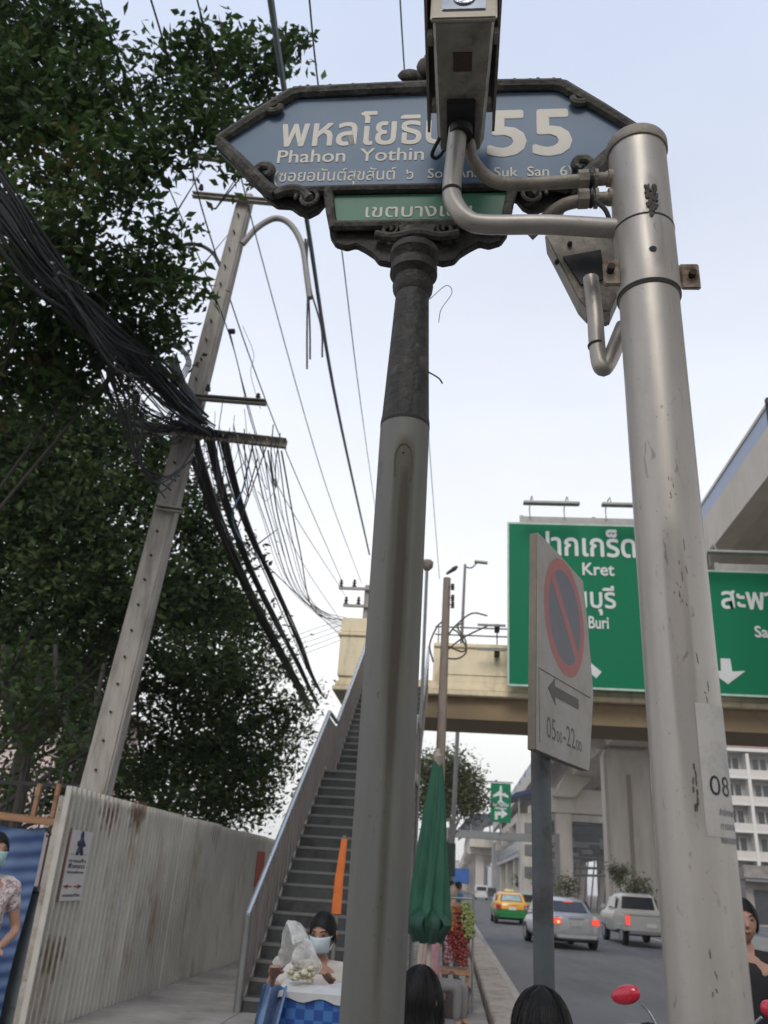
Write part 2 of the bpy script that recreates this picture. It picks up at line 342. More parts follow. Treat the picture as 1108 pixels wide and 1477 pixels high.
for s in (-1, 1):
    m = MB(); m.tube([sp(s*.59, 0, .004), sp(s*.50, .085, .004), sp(s*.395, .178, .004), sp(s*.37, .186, .004)], [.016, .018, .02, .018], 8)
    m.tube(spline([sp(s*.46, .122, .006), sp(s*.445, .105, .01), sp(s*.425, .108, .012), sp(s*.42, .125, .01)], 5), .011, 8)
    m.build('upper_side_moulding', iron_dusty, st, smooth=True)
    m = MB(); m.tube([sp(s*.59, 0, .004), sp(s*.52, -.08, .006), sp(s*.43, -.185, .004), sp(s*.40, -.205, .004)], [.016, .02, .022, .018], 8)
    m.tube(spline([sp(s*.47, -.135, .008), sp(s*.45, -.112, .012), sp(s*.425, -.115, .014), sp(s*.418, -.135, .012), sp(s*.432, -.148, .01)], 5), .012, 8)
    m.tube(spline([sp(s*.40, -.21, .006), sp(s*.36, -.20, .012), sp(s*.325, -.208, .014), sp(s*.30, -.235, .012)], 5), [.014]*15+[.016], 8)
    m.build('lower_side_moulding', iron_dusty, st, smooth=True)
    m = MB()
    for t in range(26):
        a = t*.42; r_ = .036*(1-t/30)
        if t: m.tube([pp, sp(s*(.305+r_*math.cos(a)), -.232+r_*math.sin(a), .012)], .006, 6)
        pp = sp(s*(.305+r_*math.cos(a)), -.232+r_*math.sin(a), .012)
    m.build('corner_scroll', iron_dusty, st, smooth=True)
    MB().tube([sp(s*.252, -.2, .006), sp(s*.238, -.28, .008), sp(s*.226, -.335, .006)], [.015, .013, .012], 8).build('cartouche_side_moulding', iron_dusty, st, smooth=True)
    m = MB()
    for t in range(22):
        a = PI/2+t*.42; r_ = .026*(1-t/26); q = sp(s*(.075+r_*math.cos(a)), -.345+r_*math.sin(a), .01)
        if t: m.tube([pp, q], .0055, 6)
        pp = q
    m.build('cartouche_scroll', iron_dusty, st, smooth=True)
m = MB(); m.tube([sp(-.39, .186, .004), sp(-.2, .188, .006), sp(0, .192, .006), sp(.2, .188, .006), sp(.39, .186, .004)], .018, 8)
for t in range(34):
    a = -.37+t*.0224; m.sphere(sp(a, .2+.004*math.sin(t*2.1), .008), (.009, .009, .008), 6, 4)
m.build('top_moulding', iron_dusty, st, smooth=True)
MB().tube([sp(-.41, -.2, .004), sp(-.2, -.199, .006), sp(.2, -.199, .006), sp(.41, -.2, .004)], .0135, 8).build('middle_moulding', iron, st, smooth=True)
MB().tube([sp(-.226, -.325, .004), sp(0, -.326, .006), sp(.226, -.325, .004)], .014, 8).build('bottom_moulding', iron_dusty, st, smooth=True)
m = MB(); m.tube(spline([sp(-.11, -.36, .008), sp(-.06, -.372, .012), sp(0, -.36, .014), sp(.06, -.372, .012), sp(.11, -.36, .008)], 5), .012, 8)
m.prism([(-.05, -.338), (.05, -.338), (.042, -.362), (-.042, -.362)], SO, SU, SV, SN*.02)
m.build('carved_rosette', iron_dusty, st, smooth=True)
m = MB(); m.sphere(sp(0, .285, .0), (.03, .018, .035), 10, 8); m.sphere(sp(-.05, .25, .0), (.035, .015, .022), 8, 6); m.sphere(sp(.05, .25, .0), (.035, .015, .022), 8, 6); m.sphere(sp(0, .318, 0), (.011, .011, .016), 8, 6)
m.build('crest', iron_dusty, st, smooth=True)
LT = dict(mat=letter_w, parent=st)
text('พหลโยธิน', SO-SN*.004, SU, SV, -.408, .066, -.02, .085, bold=.018, ref='พ', **LT)
text('55', SO-SN*.004, SU, SV, .188, .41, -.072, .168, bold=.026, ref='5', **LT)
text('Phahon  Yothin', SO-SN*.004, SU, SV, -.411, .006, -.084, .047, bold=.012, **LT)
text('(ซอยอนันต์สุขสันต์  ๖', SO-SN*.004, SU, SV, -.413, -.02, -.155, .034, bold=.006, ref='อ', **LT)
text('Soi  Anan', SO-SN*.004, SU, SV, .02, .185, -.152, .034, bold=.01, **LT)
text('Suk  San  6)', SO-SN*.004, SU, SV, .202, .412, -.152, .034, bold=.01, **LT)
text('เขตบางเขน', SO, SU, SV, -.143, .143, -.293, .036, bold=.008, ref='ต', **LT)
# post: fluted dark head, dark taper, galvanised tube
bx_, by_ = SX-.002, SY-.022
MB().lathe((bx_, by_, 0), [(.052, 3.10), (.062, 3.095), (.064, 3.075), (.055, 3.065), (.05, 3.055), (.06, 3.045), (.061, 3.02), (.046, 3.005), (.045, 2.99), (.052, 2.985), (.05, 2.97), (.043, 2.955)], 28).build('capital', iron, st, smooth=True)
m = MB(); m.lathe((bx_, by_, 0), [(.042, 2.957), (.047, 2.82), (.0555, 2.60), (.0575, 2.588), (.0578, 2.575)], 36)
m.build('neck', iron, st, smooth=True)
MB().lathe((bx_, by_, 0), [(.0575, 2.573), (.0575, 2.5), (.0575, .14), (.075, .13), (.075, .1)], 40).build('post', galv, st, smooth=True)
MB().lathe((bx_, by_, 0), [(.0582, 2.579), (.0582, 2.572)], 36).build('post_seam', dark_seam, st, smooth=True)
MB().tube(spline([(bx_+.045, by_-.02, 2.93), (bx_+.085, by_-.03, 2.965), (bx_+.10, by_-.02, 2.95), (bx_+.075, by_-.02, 2.90), (bx_+.07, by_-.02, 2.86)], 5), .0009, 5).build('wire_tail', iron, st)
MB().tube(spline([(bx_+.05, by_-.03, 2.71), (bx_+.075, by_-.035, 2.69), (bx_+.085, by_-.035, 2.675)], 4), .002, 5).build('wire_tail', iron, st)

dst = bpy.data.materials.new('drip_stain'); dst.use_nodes = True; t = dst.node_tree; b = t.nodes['Principled BSDF']; b.inputs['Roughness'].default_value = .9; b.inputs['Base Color'].default_value = (.10, .075, .048, 1)
tx = t.nodes.new('ShaderNodeTexCoord'); nn_ = t.nodes.new('ShaderNodeTexNoise'); nn_.inputs['Scale'].default_value = 14; nn_.inputs['Detail'].default_value = 8; mp_ = t.nodes.new('ShaderNodeMapping'); mp_.inputs['Scale'].default_value = (1.6, 1.6, .35)
t.links.new(tx.outputs['Object'], mp_.inputs[0]); t.links.new(mp_.outputs[0], nn_.inputs['Vector']); sx2 = t.nodes.new('ShaderNodeSeparateXYZ'); t.links.new(tx.outputs['UV'], sx2.inputs[0])
def _mth(op, a, b_=None, c_=None):
    n_ = t.nodes.new('ShaderNodeMath'); n_.operation = op
    for i_, q_ in enumerate((a, b_, c_)):
        if q_ is None: continue
        if isinstance(q_, (int, float)): n_.inputs[i_].default_value = q_
        else: t.links.new(q_, n_.inputs[i_])
    return n_.outputs[0]
ex = _mth('SUBTRACT', 1.0, _mth('MULTIPLY', _mth('ABSOLUTE', _mth('SUBTRACT', sx2.outputs['X'], .5)), 2.0)); ez = _mth('MULTIPLY', sx2.outputs['Y'], 1.0); et = _mth('MINIMUM', _mth('MULTIPLY', _mth('SUBTRACT', 1.0, sx2.outputs['Y']), 14.0), 1.0)
al = _mth('MULTIPLY', _mth('MULTIPLY', ex, _mth('POWER', ez, .7)), et); al = _mth('MULTIPLY', al, _mth('MULTIPLY', nn_.outputs['Fac'], 2.1)); al = _mth('MINIMUM', al, .34); t.links.new(al, b.inputs['Alpha'])
dst2 = dst.copy(); dst2.name = 'faint_drip_stain'
for n_ in dst2.node_tree.nodes:
    if n_.type == 'MATH' and n_.operation == 'MINIMUM' and abs(n_.inputs[1].default_value-.34) < .01: n_.inputs[1].default_value = .15
for n_ in dst2.node_tree.nodes:
    if n_.type == 'MATH' and n_.operation == 'MULTIPLY' and abs(n_.inputs[1].default_value-14) < .1: n_.inputs[1].default_value = 2.5
dst2.node_tree.nodes['Principled BSDF'].inputs['Base Color'].default_value = (.10, .09, .08, 1)
def drip(name, cx, cy, r_, th0, th1, z0, z1, par):
    m = MB(); vs = []; uv = []
    for j in range(9):
        for i in range(9):
            a = th0+(th1-th0)*i/8; vs.append((cx+r_*math.sin(a), cy-r_*math.cos(a), z0+(z1-z0)*j/8))
    m.add(vs, [(j*9+i, j*9+i+1, (j+1)*9+i+1, (j+1)*9+i) for j in range(8) for i in range(8)]); o = m.build(name, dst if par is st else dst2, par, smooth=True)
    ul = o.data.uv_layers.new(name='uv'); V0 = V(*ORG[par.name])
    for lp in o.data.loops:
        c = o.data.vertices[lp.vertex_index].co; a = math.atan2(c.x+V0[0]-cx, -(c.y+V0[1]-cy)); ul.data[lp.index].uv = ((a-th0)/(th1-th0), (c.z+V0[2]-z0)/(z1-z0))
    return o
drip('drip_stain', bx_, by_, .0579, R(-20), R(34), 1.75, 2.53, st); drip('drip_stain', bx_, by_, .0581, R(-2), R(22), 1.35, 2.45, st)
dm = M('stain_outline', (.11, .085, .06), .9); pts = [(-.012, 2.42), (-.014, 2.47), (-.006, 2.495), (.006, 2.50), (.018, 2.492), (.024, 2.465), (.022, 2.41)]
MB().tube(spline([(bx_+a, by_-math.sqrt(.0576**2-a*a), z) for a, z in pts], 5), .0022, 5).build('stain_ring', dm, st); MB().sphere((bx_+.004, by_-.0572, 2.478), (.003, .002, .003), 6, 5).build('screw', dark_seam, st)

# ------------------------------------------------------------------ the CCTV pole
cream_m = weathered('grey_beige_paint', (.45, .415, .375), (.33, .305, .275), (.29, .275, .255), (.12, .11, .10), .44, .5)
drip_later = True
cream_d = M('weathered_beige_paint', (.30, .265, .22), .55, metal=.15, var=.22, scale=9, bump=.3, bscale=60, col2=(.14, .125, .1), thr=(.46, .68), sc2=8)
smudge = M('dark_smudge', (.09, .08, .07), .8, var=.3)
black_pl = M('black_plastic', (.02, .02, .02), .5)
CX, CY = .425, 1.612
cp = thing('camera_pole', 'thick beige steel pole with bolted collars, dark scuffs and a white sticker reading 08', 'pole', (CX, CY, .1))
MB().lathe((CX, CY, 0), [(.067, 2.865), (.067, .22), (.072, .2), (.072, .11)], 56).build('shaft', cream_m, cp, smooth=True)
MB().lathe((CX, CY, 0), [(.0705, 3.325), (.0705, 3.065), (.0715, 3.06), (.0715, 2.875), (.0705, 2.868)], 56).build('sleeve', cream_m, cp, smooth=True)
MB().lathe((CX, CY, 0), [(.0722, 3.066), (.0722, 3.061)], 56).build('sleeve_seam', dark_seam, cp)
MB().lathe((CX, CY, 0), [(.0722, 2.875), (.0722, 2.869)], 56).build('sleeve_seam', dark_seam, cp)
MB().lathe((CX, CY, 0), [(.074, 3.318), (.0755, 3.322), (.0755, 3.345), (.072, 3.352), (.03, 3.356)], 56).build('cap', cream_d, cp, smooth=True)
MB().cyl((CX, CY-.066, 2.955), (CX-.001, CY-.0725, 2.955), .0085, seg=14).build('bolt_hole', dark_seam, cp)
rust = M('rusty_beige_plate', (.30, .245, .2), .8, var=.3, scale=20, bump=.5, col2=(.13, .065, .03), thr=(.45, .6), sc2=16)
m = MB(); m.box((CX+.096, CY-.005, 2.93), (.044, .01, .072)); m.build('clamp_ear', rust, cp, bevel=.003)
m = MB(); m.box((CX-.085, CY-.02, 2.93), (.04, .01, .075)); m.build('clamp_ear', rust, cp, bevel=.003)
MB().cyl((CX+.099, CY-.025, 2.93), (CX+.099, CY+.02, 2.93), .009, seg=8).build('clamp_bolt', dark_seam, cp)
MB().cyl((CX-.09, CY-.045, 2.93), (CX-.09, CY+.02, 2.93), .009, seg=8).build('clamp_bolt', dark_seam, cp)
def cylpt(th, z, r_=.0700):
    return V(CX+r_*math.sin(th), CY-r_*math.cos(th), z)
def wrap(poly_th_z, name, mat, r_=.0677, nth=14):
    """thin patch on the pole: list of (theta0, theta1, z) rows"""
    m = MB(); rows = []
    for t0, t1, z in poly_th_z: rows.append([cylpt(t0+(t1-t0)*k/nth, z, r_) for k in range(nth+1)])
    vs = [p for r_ in rows for p in r_]; n = nth+1
    fs = [(i*n+k, i*n+k+1, (i+1)*n+k+1, (i+1)*n+k) for i in range(len(rows)-1) for k in range(nth)]
    m.add(vs, fs); return m.build(name, mat, cp, smooth=True)
A0 = math.atan2(CX, CY)                 # the pole's azimuth seen from the eye, the side facing us
zt = atY(1003, 1016, 1.56)[2]; zb = atY(1020, 1207, 1.56)[2]
wrap([(R(2), R(76), zt), (R(2), R(76), (zt+zb)/2), (R(2), R(76), zb)], 'sticker', M('white_sticker', (.56, .53, .49), .6, var=.08, scale=20, bump=.1, col2=(.42, .4, .37), sc2=10))
def wp(U, Z): return np.array([cylpt(a, z, .0681) for a, z in zip(U, Z)])
z8 = atY(1030, 1148, 1.56)[2]; z8t = atY(1030, 1119, 1.56)[2]
ink = M('black_ink', (.03, .03, .035), .6)
text('08', (0, 0, 0), (1, 0, 0), (0, 0, 1), R(13), R(53), z8, z8t-z8, ink, cp, bold=.0, ref='0', warp=wp)
greyink = M('grey_ink', (.25, .25, .25), .6)
for k, s in enumerate(('สำนักงานเขต', 'การจราจร', 'และขนส่ง')):
    text(s, (0, 0, 0), (1, 0, 0), (0, 0, 1), R(25), R(66), z8-.032-.022*k, .0085, greyink, cp, ref='น', warp=wp)
def scribble(th, z, wdt, hgt, n, seed, rr=.0016):
    rg = random.Random(seed); m = MB()
    for k in range(n):
        a = th+rg.uniform(-wdt, wdt); b = z+rg.uniform(-hgt, hgt); c = b+rg.uniform(-.5, .5)*hgt; e = rg.uniform(-.3, .3)*wdt
        pts = [cylpt(a+e*t, b+(c-b)*t+.002*math.sin(t*9+k), .0713 if z > 2.86 else .0672) for t in (0, .33, .66, 1)]
        m.tube(pts, [rr*rg.uniform(.4, 1), rr, rr, rr*.3], 5)
    m.build('scuff_mark', smudge, cp)
drip('drip_stain', CX, CY, .0676, R(-30), R(10), 1.7, 2.3, cp); drip('drip_stain', CX, CY, .0721, R(-10), R(25), 2.9, 3.2, cp)
scribble(R(6), 3.115, .17, .03, 70, 3, .0042); scribble(R(4), 3.09, .07, .03, 40, 13, .004)
scribble(R(-20), 1.40, .2, .016, 16, 21, .0016); scribble(R(-8), 1.02, .12, .03, 14, 22, .003); scribble(R(14), 1.0, .08, .03, 14, 23, .003); scribble(R(-14), 1.22, .12, .012, 14, 24, .0026); scribble(R(-5), 2.13, .18, .02, 9, 25, .0007); scribble(R(-8), 1.78, .06, .03, 12, 26, .0016); scribble(R(4), 1.32, .25, .03, 9, 4); scribble(R(10), 1.25, .2, .04, 10, 5); scribble(R(30), 1.16, .2, .03, 10, 6)
scribble(R(-2), 1.5, .2, .03, 5, 8, .001); scribble(R(8), 2.2, .2, .05, 4, 9, .0008); scribble(R(20), 1.95, .2, .05, 4, 10, .0008); scribble(R(0), 2.35, .15, .02, 5, 11, .0008)
# main arm and the first camera housing
arm = spline([(CX-.05, CY, 3.08), (.2, 1.6, 3.083), (.05, 1.6, 3.085), (0., 1.598, 3.1), (-.033, 1.596, 3.15), (-.04, 1.594, 3.2), (-.035, 1.585, 3.28), (-.028, 1.575, 3.40)], 6)
MB().tube(arm, .024, 20).build('main_arm', cream_m, cp, smooth=True)
MB().tube([arm[-15], arm[-14]], .0252, 20).build('arm_weld', dark_seam, cp)
a2 = spline([(CX-.05, CY, 3.245), (.25, 1.61, 3.232), (.12, 1.615, 3.23), (.06, 1.62, 3.25), (.015, 1.62, 3.31), (.0, 1.62, 3.38)], 6)
MB().tube(a2, .0165, 16).build('upper_arm', cream_d, cp, smooth=True)
a3 = spline([(CX-.05, CY+.01, 3.19), (.27, 1.63, 3.185), (.225, 1.65, 3.18), (.185, 1.69, 3.165), (.16, 1.71, 3.15)], 6)
MB().tube(a3, .0165, 16).build('lower_arm', cream_d, cp, smooth=True)
for z, y in ((3.24, 1.612), (3.187, 1.622)):
    m = MB(); m.cyl((.275, y, z-.001), (.30, y, z), .0245, seg=8); m.cyl((.315, y, z), (.323, y, z), .025, seg=16)
    m.build('pipe_union', cream_d, cp)
    MB().cyl((.303, y, z), (.311, y, z), .0235, seg=16).build('union_gasket', black_pl, cp)
    MB().cyl((CX-.078, y-.004, z), (CX-.06, y-.003, z), .0215, seg=16).build('pipe_weld', cream_d, cp)
MB().tube(spline([(.31, 1.6, 3.16), (.335, 1.6, 3.13), (.35, 1.61, 3.09)], 5), .006, 8).build('conduit', black_pl, cp, smooth=True)
# housing 1
hs = thing('surveillance_camera', 'boxy weathered surveillance camera housing with a glass front, pointing over the viewer', 'camera', (-.02, 1.55, 3.40))
def hp(x, y, z): return (x-.022+(1.6-y)*.01, y, z)
z0 = 3.405
hbm = M('weathered_camera_housing', (.34, .31, .26), .65, metal=.0, var=.25, scale=14, bump=.4, bscale=60, col2=(.13, .115, .09), thr=(.5, .7), sc2=9)
m = MB(); a = [hp(-.062, 1.66, z0+.03), hp(-.05, 1.665, z0-.005), hp(.05, 1.665, z0-.005), hp(.062, 1.66, z0+.03), hp(.062, 1.66, z0+.1), hp(-.062, 1.66, z0+.1)]
b = [hp(-.072, 1.30, z0+.03), hp(-.064, 1.30, z0), hp(.064, 1.30, z0), hp(.072, 1.30, z0+.03), hp(.072, 1.30, z0+.125), hp(-.072, 1.30, z0+.125)]
m.add(a+b, [tuple(range(6)), tuple(reversed(range(6, 12)))]+[((i+1) % 6, i, 6+i, 6+(i+1) % 6) for i in range(6)]).build('body', hbm, hs, bevel=.003)
m = MB(); m.box(hp(0, 1.294, z0+.06), (.152, .014, .13)); m.build('front_frame', M('pale_housing_rim', (.42, .38, .32), .5, metal=.2), hs, bevel=.004)
MB().box(hp(0, 1.286, z0+.062), (.10, .006, .085)).build('front_glass', M('camera_glass', (.45, .47, .5), .08, metal=.7, var=0, bump=0), hs, bevel=.002)
MB().cyl(hp(0, 1.285, z0+.06), hp(0, 1.279, z0+.06), .026, seg=20).build('lens', M('lens_glass', (.3, .32, .35), .1, metal=.6), hs)
m = MB(); m.bx(-.022-.09, -.022+.09, 1.24, 1.66, z0+.132, z0+.14); m.bx(-.022-.09, -.022-.083, 1.24, 1.66, z0+.06, z0+.132); m.bx(-.022+.083, -.022+.09, 1.24, 1.66, z0+.06, z0+.132)
m.build('sun_shield', cream_d, hs)
MB().box(hp(0, 1.40, z0-.003), (.045, .05, .003)).build('rating_label', M('brown_label', (.085, .05, .035), .7, var=.3, scale=60), hs)
for x, y in ((-.078, 1.37), (.078, 1.37), (-.068, 1.56), (.068, 1.56)):
    MB().box(hp(x, y, z0+.045), (.016, .028, .03)).build('latch', cream_d, hs, bevel=.003)
m = MB(); m.box(hp(0, 1.575, z0-.012), (.072, .15, .02)); m.build('mount_plate', black_pl, hs, bevel=.004)
MB().cyl(hp(0, 1.575, z0-.05), hp(0, 1.575, z0-.02), .03, seg=20).build('mount_ball', black_pl, hs, smooth=True)
MB().tube(spline([hp(-.03, 1.66, z0+.02), hp(-.06, 1.69, z0+.0), hp(-.075, 1.66, z0-.02), hp(-.055, 1.62, z0-.005)], 5), .005, 8).build('cable', black_pl, hs, smooth=True)
for x in (-.05, 0, .05): MB().cyl(hp(x, 1.66, z0+.05), hp(x, 1.672, z0+.05), .005, seg=8).build('screw', dark_seam, hs)
# housing 2, behind the pole
h2 = thing('surveillance_camera', 'second weathered surveillance camera hanging behind the beige pole, tilted down', 'camera', (.33, 1.78, 2.95))
def q2(px, py, y=1.76): return atY(px, py, y)
pl = [q2(785, 338), q2(800, 366), q2(834, 432), q2(848, 447), q2(880, 450), q2(893, 420), q2(892, 340)]
m = MB(); bk = [p+V(.02, .13, .05) for p in pl]; n = len(pl)
m.add(pl+bk, [tuple(range(n)), tuple(reversed(range(n, 2*n)))]+[((i+1) % n, i, n+i, n+(i+1) % n) for i in range(n)]).build('body', hbm, h2, bevel=.004)
pl2 = [q2(812, 372, 1.757), q2(866, 362, 1.757), q2(872, 404, 1.757), q2(838, 412, 1.757)]
MB().add(pl2+[p-V(0, .006, 0) for p in pl2], [(0, 1, 2, 3), (7, 6, 5, 4), (0, 4, 5, 1), (1, 5, 6, 2), (2, 6, 7, 3), (3, 7, 4, 0)]).build('mount_recess', black_pl, h2)
MB().tube(spline([q2(852, 402, 1.735), q2(858, 450, 1.73), q2(862, 505, 1.73), q2(868, 530, 1.73), q2(878, 522, 1.735), q2(900, 470, 1.74)], 6), .020, 16).build('mount_arm', cream_m, h2, smooth=True)
MB().tube([q2(860, 497, 1.73), q2(860.5, 500, 1.73)], .021, 16).build('arm_weld', dark_seam, h2)
for p in ((803, 378), (822, 352)): MB().sphere(q2(*p, 1.755), (.007, .01, .007), 8, 6).build('knob', black_pl, h2)
MB().tube([q2(790, 340, 1.78), q2(815, 300, 1.8), q2(850, 285, 1.8)], .006, 8).build('stay', cream_d, h2)

# ------------------------------------------------------------------ no-parking sign
NP = thing('no_parking_sign', 'faded no-parking sign with arrow and hours, turned edge-on atop a grey post', 'road sign', (.35, 3.38, .1))
post_np = M('dull_grey_post', (.105, .115, .12), .6, metal=.3, var=.15, scale=10, bump=.2, col2=(.07, .07, .07), sc2=4)
pb = V(.350, 3.535, 0)
MB().cyl((pb[0], pb[1], .1), (pb[0], pb[1], 2.85), .039, seg=28).build('post', post_np, NP, smooth=True)
an = R(62); ND = V(math.cos(an), math.sin(an), 0); NZ = V(0, 0, 1); NN = np.cross(ND, NZ)
P0 = atY(784, 1090, 3.38)
def np_uv(px, py):
    r = ray(px, py); t = (P0-EYE).dot(NN)/r.dot(NN); p = EYE+r*t-P0; return (float(p.dot(ND)), float(p[2]))
poly = [np_uv(*p) for p in ((775, 768), (806, 800), (840, 838), (847, 900), (855, 1000), (849, 1112), (808, 1096), (773, 1081))]
npw = M('aged_sign_face', (.33, .31, .285), .6, var=.1, scale=6, bump=.1, col2=(.26, .235, .2), thr=(.45, .7), sc2=5)
npe = M('aged_sign_edge', (.2, .17, .135), .7, var=.2, scale=9)
MB().prism(poly, P0, ND, NZ, -NN*.035).build('sign_box', npe, NP, bevel=.002)
MB().prism([(a, b) for a, b in poly], P0+NN*.001, ND, NZ, NN*.002).build('sign_face', npw, NP)
for k in range(5):
    q = P0+ND*(poly[0][0]-.001)-NN*.017+NZ*(.1+.17*k); MB().sphere(q, (.004, .004, .004), 6, 5).build('rivet', dark_seam, NP)
c_u, c_v = np_uv(814, 890); cr_ = .265; cru = .24
def ring(r0, r1, n=48): return [((c_u+cru*r1*math.cos(2*PI*k/n)), (c_v+cr_*r1*math.sin(2*PI*k/n))) for k in range(n)]
def npp(a, b, w=.0035): return P0+ND*a+NZ*b+NN*w
faded_red = M('faded_red', (.36, .13, .12), .6, var=.12, scale=12, bump=0)
faded_bl = M('faded_blue_grey', (.135, .14, .165), .6, var=.12, scale=8, bump=0)
m = MB(); k_ = 48
a = [npp(c_u+cru*math.cos(2*PI*k/k_), c_v+cr_*math.sin(2*PI*k/k_)) for k in range(k_)]; b = [npp(c_u+cru*.8*math.cos(2*PI*k/k_), c_v+cr_*.8*math.sin(2*PI*k/k_)) for k in range(k_)]
m.add(a+b, [(k, (k+1) % k_, k_+(k+1) % k_, k_+k) for k in range(k_)])
m.quad(npp(c_u-.155, c_v+.135, .004), npp(c_u-.115, c_v+.17, .004), npp(c_u+.155, c_v-.135, .004), npp(c_u+.115, c_v-.17, .004)).build('red_ring', faded_red, NP)
MB().add(b, [tuple(range(k_))]).build('blue_disc', faded_bl, NP)
p1, p2, p3 = np_uv(776, 963), np_uv(852, 1012), np_uv(775, 1070)
m = MB(); m.tube([npp(*p1), npp(p2[0]-.02, p1[1])], .003, 4); m.tube([npp(*p1), npp(p1[0], p3[1])], .003, 4); m.build('border_line', greyink, NP)
ar = M('faded_black_paint', (.085, .075, .065), .6)
ay = .275; m = MB(); m.prism([(.05, ay), (.13, ay+.055), (.125, ay+.022), (.40, ay+.022), (.40, ay-.022), (.125, ay-.022), (.13, ay-.055)], P0+NN*.0035, ND, NZ, NN*.001).build('arrow', ar, NP)
for s_, a_, b_, h_ in (('05', .03, .125, .085), ('00', .135, .195, .045), ('-22', .21, .345, .085), ('00', .355, .42, .045)):
    text(s_, P0+NN*.003, ND, NZ, a_, b_, .075, h_, ar, NP, bold=.0, ref='0')

# ------------------------------------------------------------------ leaning concrete utility pole with crossarms
upc = M('utility_pole_concrete', (.37, .345, .31), .9, var=.16, scale=6, bump=.5, bscale=50, col2=(.2, .185, .165), thr=(.45, .68), sc2=1.6, stretch=(4, 4, .5))
UPB = V(-4.17, 10.11, 0); UPT = atY(356, 283, 10.11)
up = thing('utility_pole', 'tall leaning concrete utility pole behind the corrugated fence, wrapped in black cables', 'utility pole', (UPB[0]-.18, UPB[1], -.05))
U0 = V(UPB[0]-.2, 10.11, 0)
def upx(z): t = z/UPT[2]; return U0*(1-t)+UPT*t
m = MB(); vs = []
for z, w, d in ((0, .36, .26), (UPT[2], .24, .17)):
    c = upx(z)
    for x, y in ((-.5, -.5), (.5, -.5), (.5, .5), (-.5, .5)): vs.append((c[0]+x*w, c[1]+y*d, z))
m.add(vs, [(3, 2, 1, 0), (4, 5, 6, 7), (0, 1, 5, 4), (1, 2, 6, 5), (2, 3, 7, 6), (3, 0, 4, 7)]).build('shaft', upc, up, bevel=.025)
for z in np.arange(2.6, 11.3, .34):
    c = upx(z); MB().cyl((c[0]-.01, c[1]-.15, z), (c[0]-.01, c[1]-.085-.03*(1-z/11.6), z), .014, seg=8).build('bolt_hole', dark_seam, up)
galv2 = M('aged_galvanised_arm', (.38, .36, .32), .7, metal=.2, var=.3, scale=8, bump=.3, col2=(.16, .11, .075), thr=(.5, .7), sc2=4)
def arm_(px0, py0, px1, py1, Y, h, name='crossarm', d=.1):
    a, b = atY(px0, py0, Y), atY(px1, py1, Y); m = MB(); ax = (b-a); L_ = np.linalg.norm(ax); rot = RY(-math.atan2(ax[2], ax[0]))
    m.box((a+b)/2+V(0, 0, h/2-.006), (L_, d, .012), rot); m.box((a+b)/2+V(0, d/2-.006, 0), (L_, .012, h-.02), rot); m.box((a+b)/2+V(0, 0, -h/2+.006), (L_, d*.8, .012), rot)
    return m.build(name, galv2, up)
arm_(190, 614, 413, 640, 9.95, .13); arm_(255, 571, 384, 581, 9.95, .07); arm_(278, 281, 436, 296, 9.95, .08); arm_(225, 732, 264, 737, 9.93, .06, 'strap_band'); arm_(282, 226, 330, 231, 10.3, .08)
ins = M('brown_insulator', (.06, .045, .04), .3)
for p in ((290, 272), (420, 286), (300, 562), (372, 575)): 
    q = atY(*p, 9.95); MB().lathe(q-V(0, 0, .02), [(.02, 0), (.045, .01), (.02, .03), (.04, .05), (.018, .07), (.03, .09), (.01, .11)], 10).build('insulator', ins, up, smooth=True)
for k in range(16):
    q = atY(300+k*7, 628+k*.8, 9.88); MB().tube(spline([q+V(0, 0, .06), q+V(.02, -.04, 0), q+V(-.01, -.02, -.09)], 4), .006, 5).build('cable_tie', M('yellow_tie', (.35, .3, .12), .6) if k % 3 == 0 else dark_seam, up)
pipe_g = M('grey_pvc_pipe', (.28, .265, .255), .5, var=.12)
pts = [(350, 352), (372, 328), (398, 315), (420, 325), (436, 355), (443, 400), (447, 430)]
MB().tube(spline([atY(*p, 10.0) for p in pts], 6), [.048]*37, 10).build('gooseneck_conduit', pipe_g, up, smooth=True)
for dx, y1 in ((0, 532), (4, 518), (20, 515)):
    MB().tube(spline([atY(440+dx*.2, 345, 9.98), atY(444, 400, 9.98), atY(443+dx, 470, 9.98), atY(443+dx*1.1, y1, 9.98)], 6), .014, 8).build('dangling_cable_end', black_pl, up, smooth=True)
MB().tube(spline([atY(*p, 10.05) for p in ((318, 384), (308, 366), (292, 355), (275, 352), (262, 354))], 6), .03, 10).build('gooseneck_conduit', black_pl, up, smooth=True)
q = atY(330, 478, 9.98); MB().tube([q, q+V(.09, 0, 0)], .04, 8).build('spool_bracket', dark_seam, up)

# ------------------------------------------------------------------ wires and cables
wire_m = M('black_cable', (.018, .019, .022), .55, var=.2)
wire_t = M('teal_grey_cable', (.13, .17, .185), .6, var=.1)
def wire(pts, r, label, mat=wire_m, name='overhead_wire', cat='wire', group=None, n=8, jit=0, seg=6):
    P = [atY(p[0]+(random.uniform(-jit, jit) if jit else 0), p[1]+(random.uniform(-jit, jit) if jit else 0), p[2]) for p in pts]
    o = MB().tube(spline(P, n), r, seg).build(name, mat, smooth=True); tag(o, label, cat, group); centre(o); return o
G1 = 'overhead wires crossing the sky'
wire([(200, -60, 5.5), (255, 130, 7), (300, 330, 9.5), (400, 620, 15), (495, 842, 29)], .012, 'dark wire running down through the leaves left of the sign and past the pole', group=G1)
wire([(268, -60, 5), (300, 60, 6), (385, 400, 11), (470, 700, 18), (522, 842, 29)], .010, 'thin wire passing behind the left tip of the blue sign', group=G1)
